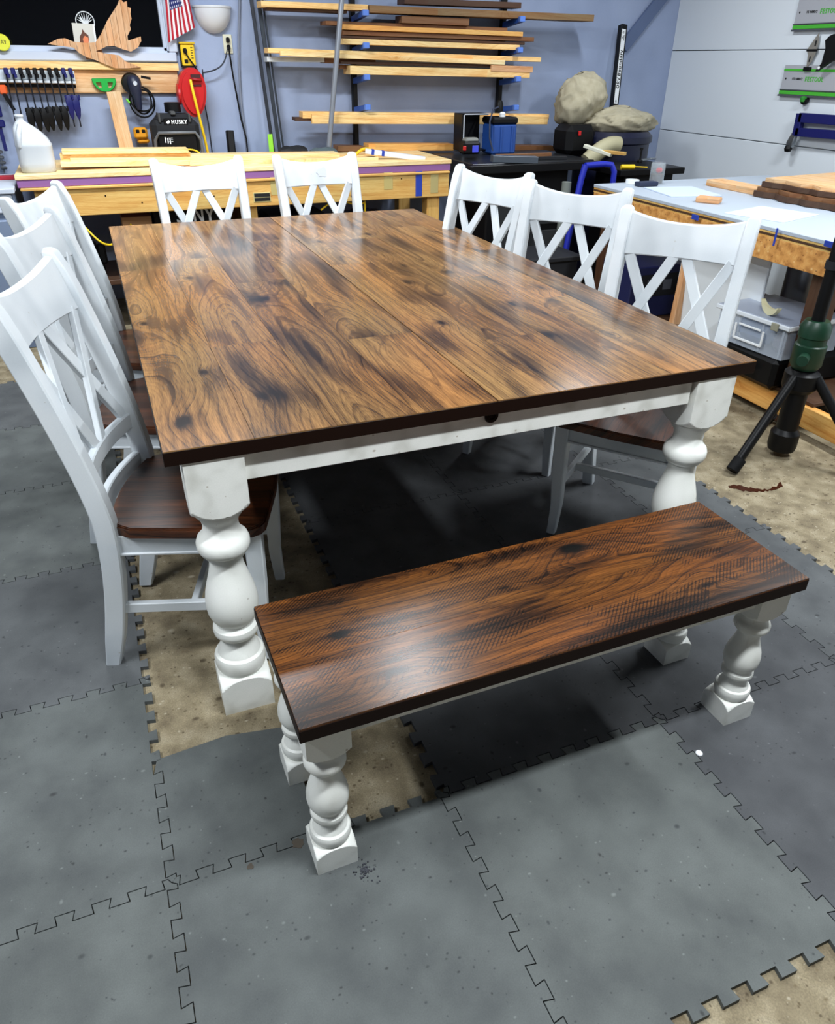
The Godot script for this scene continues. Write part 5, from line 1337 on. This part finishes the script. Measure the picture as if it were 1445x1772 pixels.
# ---------------------------------------------------------------- workbench on the right
func right_workbench() -> void:
	var o := Vector3(3.42, 0, -1.72)
	var t := thing("assembly_bench", "particleboard-edged workbench along the right wall, cluttered on top", "workbench", o)
	part("top", B.new().box(Vector3(0, 0.8285, 0), Vector3(1.34, 0.017, 1.78), 0.002), mat(hexc(176, 186, 198), 0.5), t, "worn pale laminate top")
	for k in 3:
		part("plywood_layer", B.new().box(Vector3(0, 0.815 - k * 0.009, 0), Vector3(1.335 + 0.004 * (k % 2), 0.008, 1.776), 0.0005), [M.pine_yellow, M.pine_dark, M.pine_yellow][k], t)
	part("front_apron", B.new().box(Vector3(-0.655, 0.745, 0), Vector3(0.03, 0.098, 1.76), 0.002), M.osb, t)
	part("end_apron", B.new().box(Vector3(0, 0.745, 0.875), Vector3(1.30, 0.098, 0.03), 0.002), M.osb, t)
	part("end_apron", B.new().box(Vector3(0, 0.745, -0.875), Vector3(1.30, 0.098, 0.03), 0.002), M.osb, t)
	for x in [-0.57, 0.57]:
		for z in [-0.80, 0.81]:
			part("leg", B.new().box(Vector3(x, 0.39, z), Vector3(0.089, 0.80, 0.089), 0.004), M.pine_dark, t)
	part("lower_rail", B.new().box(Vector3(-0.60, 0.075, 0.22), Vector3(0.04, 0.10, 2.2), 0.003, Transform3D(), 2), M.pine_gold, t)
	part("lower_shelf", B.new().box(Vector3(0.0, 0.135, 0.1), Vector3(1.2, 0.018, 1.7), 0.002), M.pine_dark, t)
	part("diagonal_brace", B.new().bar(Vector3(2.900, 0.190, -1.860) - o, Vector3(2.950, 0.607, -1.899) - o, 0.04, 0.06, Vector3(1, 0, 0)), M.cedar, t)
	for q in [[Vector3(2.733, 0.802, -1.672), 0.05], [Vector3(2.733, 0.830, -0.852), 0.055]]:
		part("blue_tape", B.new().box(q[0] - o, Vector3(0.004, 0.024, q[1]), 0.001), M.tape_blue, t, "blue tape patch")
	part("blue_tape", B.new().box(Vector3(2.733, 0.806, -1.140) - o, Vector3(0.003, 0.075, 0.010), 0.0005), M.tape_blue, t, "blue tape strip")
	one("grey_panel", B.new().box(Vector3(0, 0.315, 0), Vector3(0.02, 0.63, 0.62), 0.004), mat(hexc(222, 228, 232), 0.6), "pale grey sheet panel standing under the right workbench", "panel", Vector3(2.93, 0.144, -1.62))
	one("steel_cylinder", B.new().lathe([Vector2(0, 0), Vector2(0.10, 0), Vector2(0.105, 0.02), Vector2(0.105, 0.5), Vector2(0.09, 0.52), Vector2(0, 0.52)], 28), mat(hexc(150, 152, 158), 0.3, 0.7), "brushed steel canister under the right workbench beside the grey panel", "canister", Vector3(3.36, 0.144, -1.46))
	one("dark_cabinet", B.new().box(Vector3(0, 0.29, 0), Vector3(0.5, 0.58, 0.42), 0.006), M.black, "black cabinet under the near end of the right workbench", "cabinet", Vector3(3.52, 0.144, -1.02))
	# on the top: slabs, cutter jar, tape roll, small box, sheets
	slab("live-edge brown wood slab lying lowest on the right workbench", Vector3(3.76, 0.838, -1.40), 0.05, 0.0, M.pine_brown, 3)
	slab("pale live-edge slab resting on the brown one at the frame edge", Vector3(3.83, 0.889, -1.42), 0.045, 0.1, M.tan, 5)
	one("paper_sheet", B.new().box(Vector3.ZERO, Vector3(0.34, 0.004, 0.30), 0.001, Transform3D(Basis(Vector3.UP, 0.3), Vector3.ZERO)), mat(hexc(214, 224, 236), 0.6), "pale bluish sheet lying on the right workbench's front half", "sheet", Vector3(3.0, 0.839, -1.45))
	one("paper_sheet", B.new().box(Vector3.ZERO, Vector3(0.30, 0.006, 0.34), 0.001, Transform3D(Basis(Vector3.UP, -0.2), Vector3.ZERO)), mat(hexc(200, 212, 232), 0.6), "light blue sheet lying farther back on the right workbench", "sheet", Vector3(3.05, 0.840, -2.18))
	one("wood_offcut", B.new().box(Vector3.ZERO, Vector3(0.12, 0.035, 0.5), 0.004), M.tan, "long tan offcut lying across the right workbench's middle", "offcut", Vector3(3.42, 0.8545, -2.1))
	one("wood_offcut", B.new().box(Vector3.ZERO, Vector3(0.07, 0.03, 0.12), 0.006, Transform3D(Basis(Vector3.UP, 0.6), Vector3.ZERO)), M.cedar, "small reddish offcut near the right workbench's front edge", "offcut", Vector3(2.94, 0.852, -1.83))
	var ja := thing("glass_jar", "clear glass jar of dark and red bits at the far end of the right workbench", "jar", Vector3(3.13, 0.838, -2.52))
	var gl := mat(Color(0.85, 0.9, 0.92, 0.25), 0.1)
	gl.transparency = BaseMaterial3D.TRANSPARENCY_ALPHA
	part("glass", B.new().lathe([Vector2(0, 0), Vector2(0.04, 0), Vector2(0.042, 0.01), Vector2(0.042, 0.105), Vector2(0.038, 0.115)], 24), gl, ja)
	part("contents", B.new().lathe([Vector2(0, 0.004), Vector2(0.036, 0.004), Vector2(0.036, 0.05), Vector2(0, 0.055)], 16), mat(hexc(70, 52, 44), 0.8), ja)
	part("red_bits", B.new().box(Vector3(0.01, 0.07, 0.0), Vector3(0.04, 0.03, 0.03), 0.01), M.red, ja)
	one("tape_roll", B.new().lathe([Vector2(0.022, 0), Vector2(0.04, 0), Vector2(0.04, 0.022), Vector2(0.022, 0.022), Vector2(0.022, 0)], 28), M.letter, "white tape roll lying at the far end of the right workbench", "tape", Vector3(2.98, 0.838, -2.55))
	one("small_case", B.new().box(Vector3(0, 0.012, 0), Vector3(0.13, 0.024, 0.06), 0.004), mat(hexc(34, 44, 70), 0.5), "small dark blue flat case beside the white tape roll", "case", Vector3(3.0, 0.838, -2.44))
	storage_box()
	tripod()

func slab(label: String, at: Vector3, th: float, turn: float, m: Material, s: int) -> void:
	var nz := noise(s, 2.2, 2)
	var p := PackedVector2Array()
	for i in 22:
		var f := i / 21.0
		p.append(Vector2(-0.42 + 0.12 * sin(f * PI) * 0.0 + nz.get_noise_2d(f * 3.0, 0.0) * 0.07, lerpf(-0.52, 0.75, f)))
	for i in 22:
		var f := 1.0 - i / 21.0
		p.append(Vector2(0.30 + nz.get_noise_2d(f * 3.0, 9.0) * 0.06, lerpf(-0.52, 0.75, f)))
	var xf := Transform3D(FLAT.basis.rotated(Vector3.UP, turn), Vector3(0, th, 0))
	var t := thing("wood_slab", label, "wood slab", at)
	part("slab", B.new().prism(p, th, xf, -1.0), m, t)
	var wide := Geometry2D.offset_polygon(p, 0.014)[0]
	part("bark_edge", B.new().prism(wide, th * 0.55, Transform3D(xf.basis, Vector3(0, th * 0.6, 0))), M.pine_dark, t)

func storage_box() -> void:
	one("floor_case", B.new().box(Vector3(0, 0.07, 0), Vector3(0.46, 0.145, 0.38), 0.02).box(Vector3(-0.26, 0.07, 0), Vector3(0.03, 0.03, 0.16), 0.01), M.black, "black hard case under the clear storage box at the right bench", "case", Vector3(2.98, 0.144, -1.16))
	var t := thing("storage_box", "clear plastic storage box with clip-on lid before the right workbench", "storage box", Vector3(2.925, 0.290, -1.175), 0.08)
	var pl := mat(hexc(205, 215, 228), 0.3)
	pl.transparency = BaseMaterial3D.TRANSPARENCY_ALPHA
	pl.albedo_color.a = 0.32
	var w := 0.36
	var d := 0.40
	var b := B.new()
	for s in [-1.0, 1.0]:
		b.box(Vector3(s * w / 2, 0.075, 0), Vector3(0.004, 0.15, d), 0.001)
		b.box(Vector3(0, 0.075, s * d / 2), Vector3(w, 0.15, 0.004), 0.001)
		for z in [-0.16, -0.06, 0.06, 0.16]:
			b.box(Vector3(s * (w / 2 + 0.004), 0.07, z * 1.15), Vector3(0.008, 0.13, 0.012), 0.003)
	b.box(Vector3(0, 0.003, 0), Vector3(w, 0.005, d), 0.001)
	part("tub", b, pl, t)
	var ld := mat(Color(0.74, 0.78, 0.86, 0.6), 0.35)
	ld.transparency = BaseMaterial3D.TRANSPARENCY_ALPHA
	part("lid", B.new().box(Vector3(0, 0.158, 0), Vector3(w + 0.03, 0.016, d + 0.03), 0.006), ld, t)
	part("lid_rim", B.new().box(Vector3(-w / 2 - 0.012, 0.152, 0), Vector3(0.012, 0.022, d + 0.04), 0.004).box(Vector3(0, 0.152, d / 2 + 0.012), Vector3(w + 0.04, 0.022, 0.012), 0.004), mat(hexc(222, 228, 234), 0.35), t)
	for z in [-0.14, 0.14]:
		part("latch", B.new().box(Vector3(-w / 2 - 0.02, 0.145, z), Vector3(0.01, 0.035, 0.04), 0.003), mat(hexc(150, 148, 130), 0.4), t)
	part("label_frame", B.new().box(Vector3(-w / 2 - 0.012, 0.035, 0.0), Vector3(0.006, 0.012, 0.17), 0.002).box(Vector3(-w / 2 - 0.012, 0.07, 0.082), Vector3(0.006, 0.07, 0.012), 0.002).box(Vector3(-w / 2 - 0.012, 0.07, -0.082), Vector3(0.006, 0.07, 0.012), 0.002).box(Vector3(-w / 2 - 0.012, 0.105, 0.0), Vector3(0.006, 0.010, 0.13), 0.002), M.letter, t)
	part("blue_contents", B.new().box(Vector3(0.02, 0.06, -0.05), Vector3(0.26, 0.10, 0.22), 0.03), mat(hexc(90, 130, 185), 0.7), t)
	part("dark_contents", B.new().box(Vector3(0.0, 0.05, 0.13), Vector3(0.28, 0.09, 0.10), 0.03), mat(hexc(92, 88, 106), 0.7), t)
	# crescent of bent wood on the lid
	var p := PackedVector2Array()
	for i in 17:
		var a := PI * (1.08 + 0.84 * i / 16.0)
		p.append(Vector2(cos(a) * 0.085, sin(a) * 0.07 + 0.07))
	for i in 15:
		var a := PI * (1.88 - 0.76 * i / 14.0)
		p.append(Vector2(cos(a) * 0.082, sin(a) * 0.030 + 0.062))
	var c := one("bent_offcut", B.new().prism(p, 0.02, Transform3D(Basis(), Vector3(0, 0, -0.01)), 1.0, Vector2.ZERO, true), mat(hexc(214, 208, 170), 0.6), "crescent of pale curved wood lying on the clear storage box lid", "offcut", Vector3(2.80, 0.456, -1.13))
	c.rotation.y = 1.25

func tripod() -> void:
	var t := thing("tripod_stand", "black tripod stand with dark green collars at the right frame edge", "tripod", Vector3(2.56, -0.012, -0.66))
	var gm := mat(hexc(12, 50, 32), 0.4)
	part("column", B.new().lathe([Vector2(0, 0.03), Vector2(0.055, 0.03), Vector2(0.06, 0.05), Vector2(0.06, 0.11), Vector2(0.045, 0.13), Vector2(0.042, 0.55), Vector2(0, 0.55)], 24), M.black, t)
	part("mast", B.new().tube([Vector3(0, 0.5, 0), Vector3(0.0, 1.45, 0)], 0.026, 18), M.black, t)
	part("collar", B.new().lathe([Vector2(0, 0.40), Vector2(0.05, 0.40), Vector2(0.062, 0.42), Vector2(0.062, 0.50), Vector2(0.055, 0.505), Vector2(0.055, 0.53), Vector2(0.06, 0.535), Vector2(0.06, 0.575), Vector2(0.045, 0.60), Vector2(0, 0.60)], 24), gm, t, "dark green collar")
	part("knob", B.new().tube([Vector3(-0.05, 0.46, 0.03), Vector3(-0.095, 0.46, 0.06)], 0.022, 12), gm, t)
	part("hub", B.new().lathe([Vector2(0, 0.30), Vector2(0.055, 0.30), Vector2(0.07, 0.32), Vector2(0.07, 0.38), Vector2(0.05, 0.395), Vector2(0, 0.395)], 20), M.black, t)
	for q in [Vector3(-0.335, 0.02, 0.075), Vector3(0.16, 0.02, 0.32), Vector3(0.20, 0.02, -0.28)]:
		var lg := part("leg", B.new().tube([Vector3(q.x * 0.16, 0.37, q.z * 0.16), q], 0.020, 12), M.black, t)
		part("rubber_foot", B.new().tube([q.lerp(Vector3(0, 0.37, 0), 0.12), q], 0.026, 12), M.rubber, lg)
	part("mast_clip", B.new().lathe([Vector2(0, 0.80), Vector2(0.033, 0.80), Vector2(0.033, 0.83), Vector2(0, 0.83)], 18), M.charcoal, t)

# ---------------------------------------------------------------- bits on the floor
func scraps() -> void:
	var nz := noise(77, 1.0, 2)
	var p := PackedVector2Array()
	for i in 26:
		var f := i / 25.0
		p.append(Vector2(lerpf(-0.10, 0.12, f), lerpf(0.02, -0.03, f) + 0.03 * sin(f * PI) - 0.034 * (0.6 + 0.4 * sin(f * 7.0)) + nz.get_noise_2d(f * 9.0, 1.0) * 0.018))
	for i in 26:
		var f := 1.0 - i / 25.0
		p.append(Vector2(lerpf(-0.10, 0.12, f), lerpf(0.02, -0.03, f) + 0.03 * sin(f * PI) + 0.012 * sin(f * PI) + nz.get_noise_2d(f * 9.0, 5.0) * 0.012))
	var st := one("spilled_stain", B.new().prism(p, 0.0012, Transform3D(FLAT.basis.rotated(Vector3.UP, -0.55), Vector3(0, 0.0012, 0))), mat(hexc(58, 26, 12), 0.25), "dark reddish stain spilled on the concrete in front of the tripod", "stain", Vector3(2.235, -0.0118, -0.465))
	one("paint_drop", B.new().lathe([Vector2(0, 0), Vector2(0.009, 0), Vector2(0.008, 0.002), Vector2(0, 0.003)], 14), M.letter, "white paint drop on the dark mat in front of the bench", "paint drop", Vector3(1.103, 0.0, 0.559))
	# gravelly crumbs by the bench leg, too many to count
	var cr := B.new()
	var r := RandomNumberGenerator.new()
	r.seed = 5
	for i in 70:
		var a := r.randf() * TAU
		var d := absf(r.randfn(0.0, 0.018))
		var sz := r.randf_range(0.0015, 0.004)
		cr.box(Vector3(cos(a) * d * 1.2, sz * 0.4, sin(a) * d), Vector3(sz, sz * 0.8, sz * r.randf_range(0.7, 1.4)), 0.0004, Transform3D(Basis(Vector3.UP, a * 3.0), Vector3.ZERO))
	var crumbs := one("debris", cr, mat(hexc(52, 54, 60), 0.8), "scatter of small dark crumbs on the mat beside the bench's near left leg", "debris", Vector3(0.235, 0.000, 0.553))
	crumbs.set_meta("kind", "stuff")
	for q in [[Vector3(0.010, 0.000, 0.455), 0.007, "small brown dirt spot on the mat left of the bench leg"], [Vector3(0.118, 0.000, 0.438), 0.013, "larger brown dirt spot on the mat next to the bench's left foot"]]:
		var pts := PackedVector2Array()
		for i in 14: pts.append(Vector2(cos(TAU * i / 14), sin(TAU * i / 14)) * q[1] * r.randf_range(0.7, 1.2))
		one("dirt_spot", B.new().prism(pts, 0.0008, Transform3D(FLAT.basis, Vector3(0, 0.0009, 0))), mat(hexc(74, 66, 56), 0.8), q[2], "dirt", q[0])
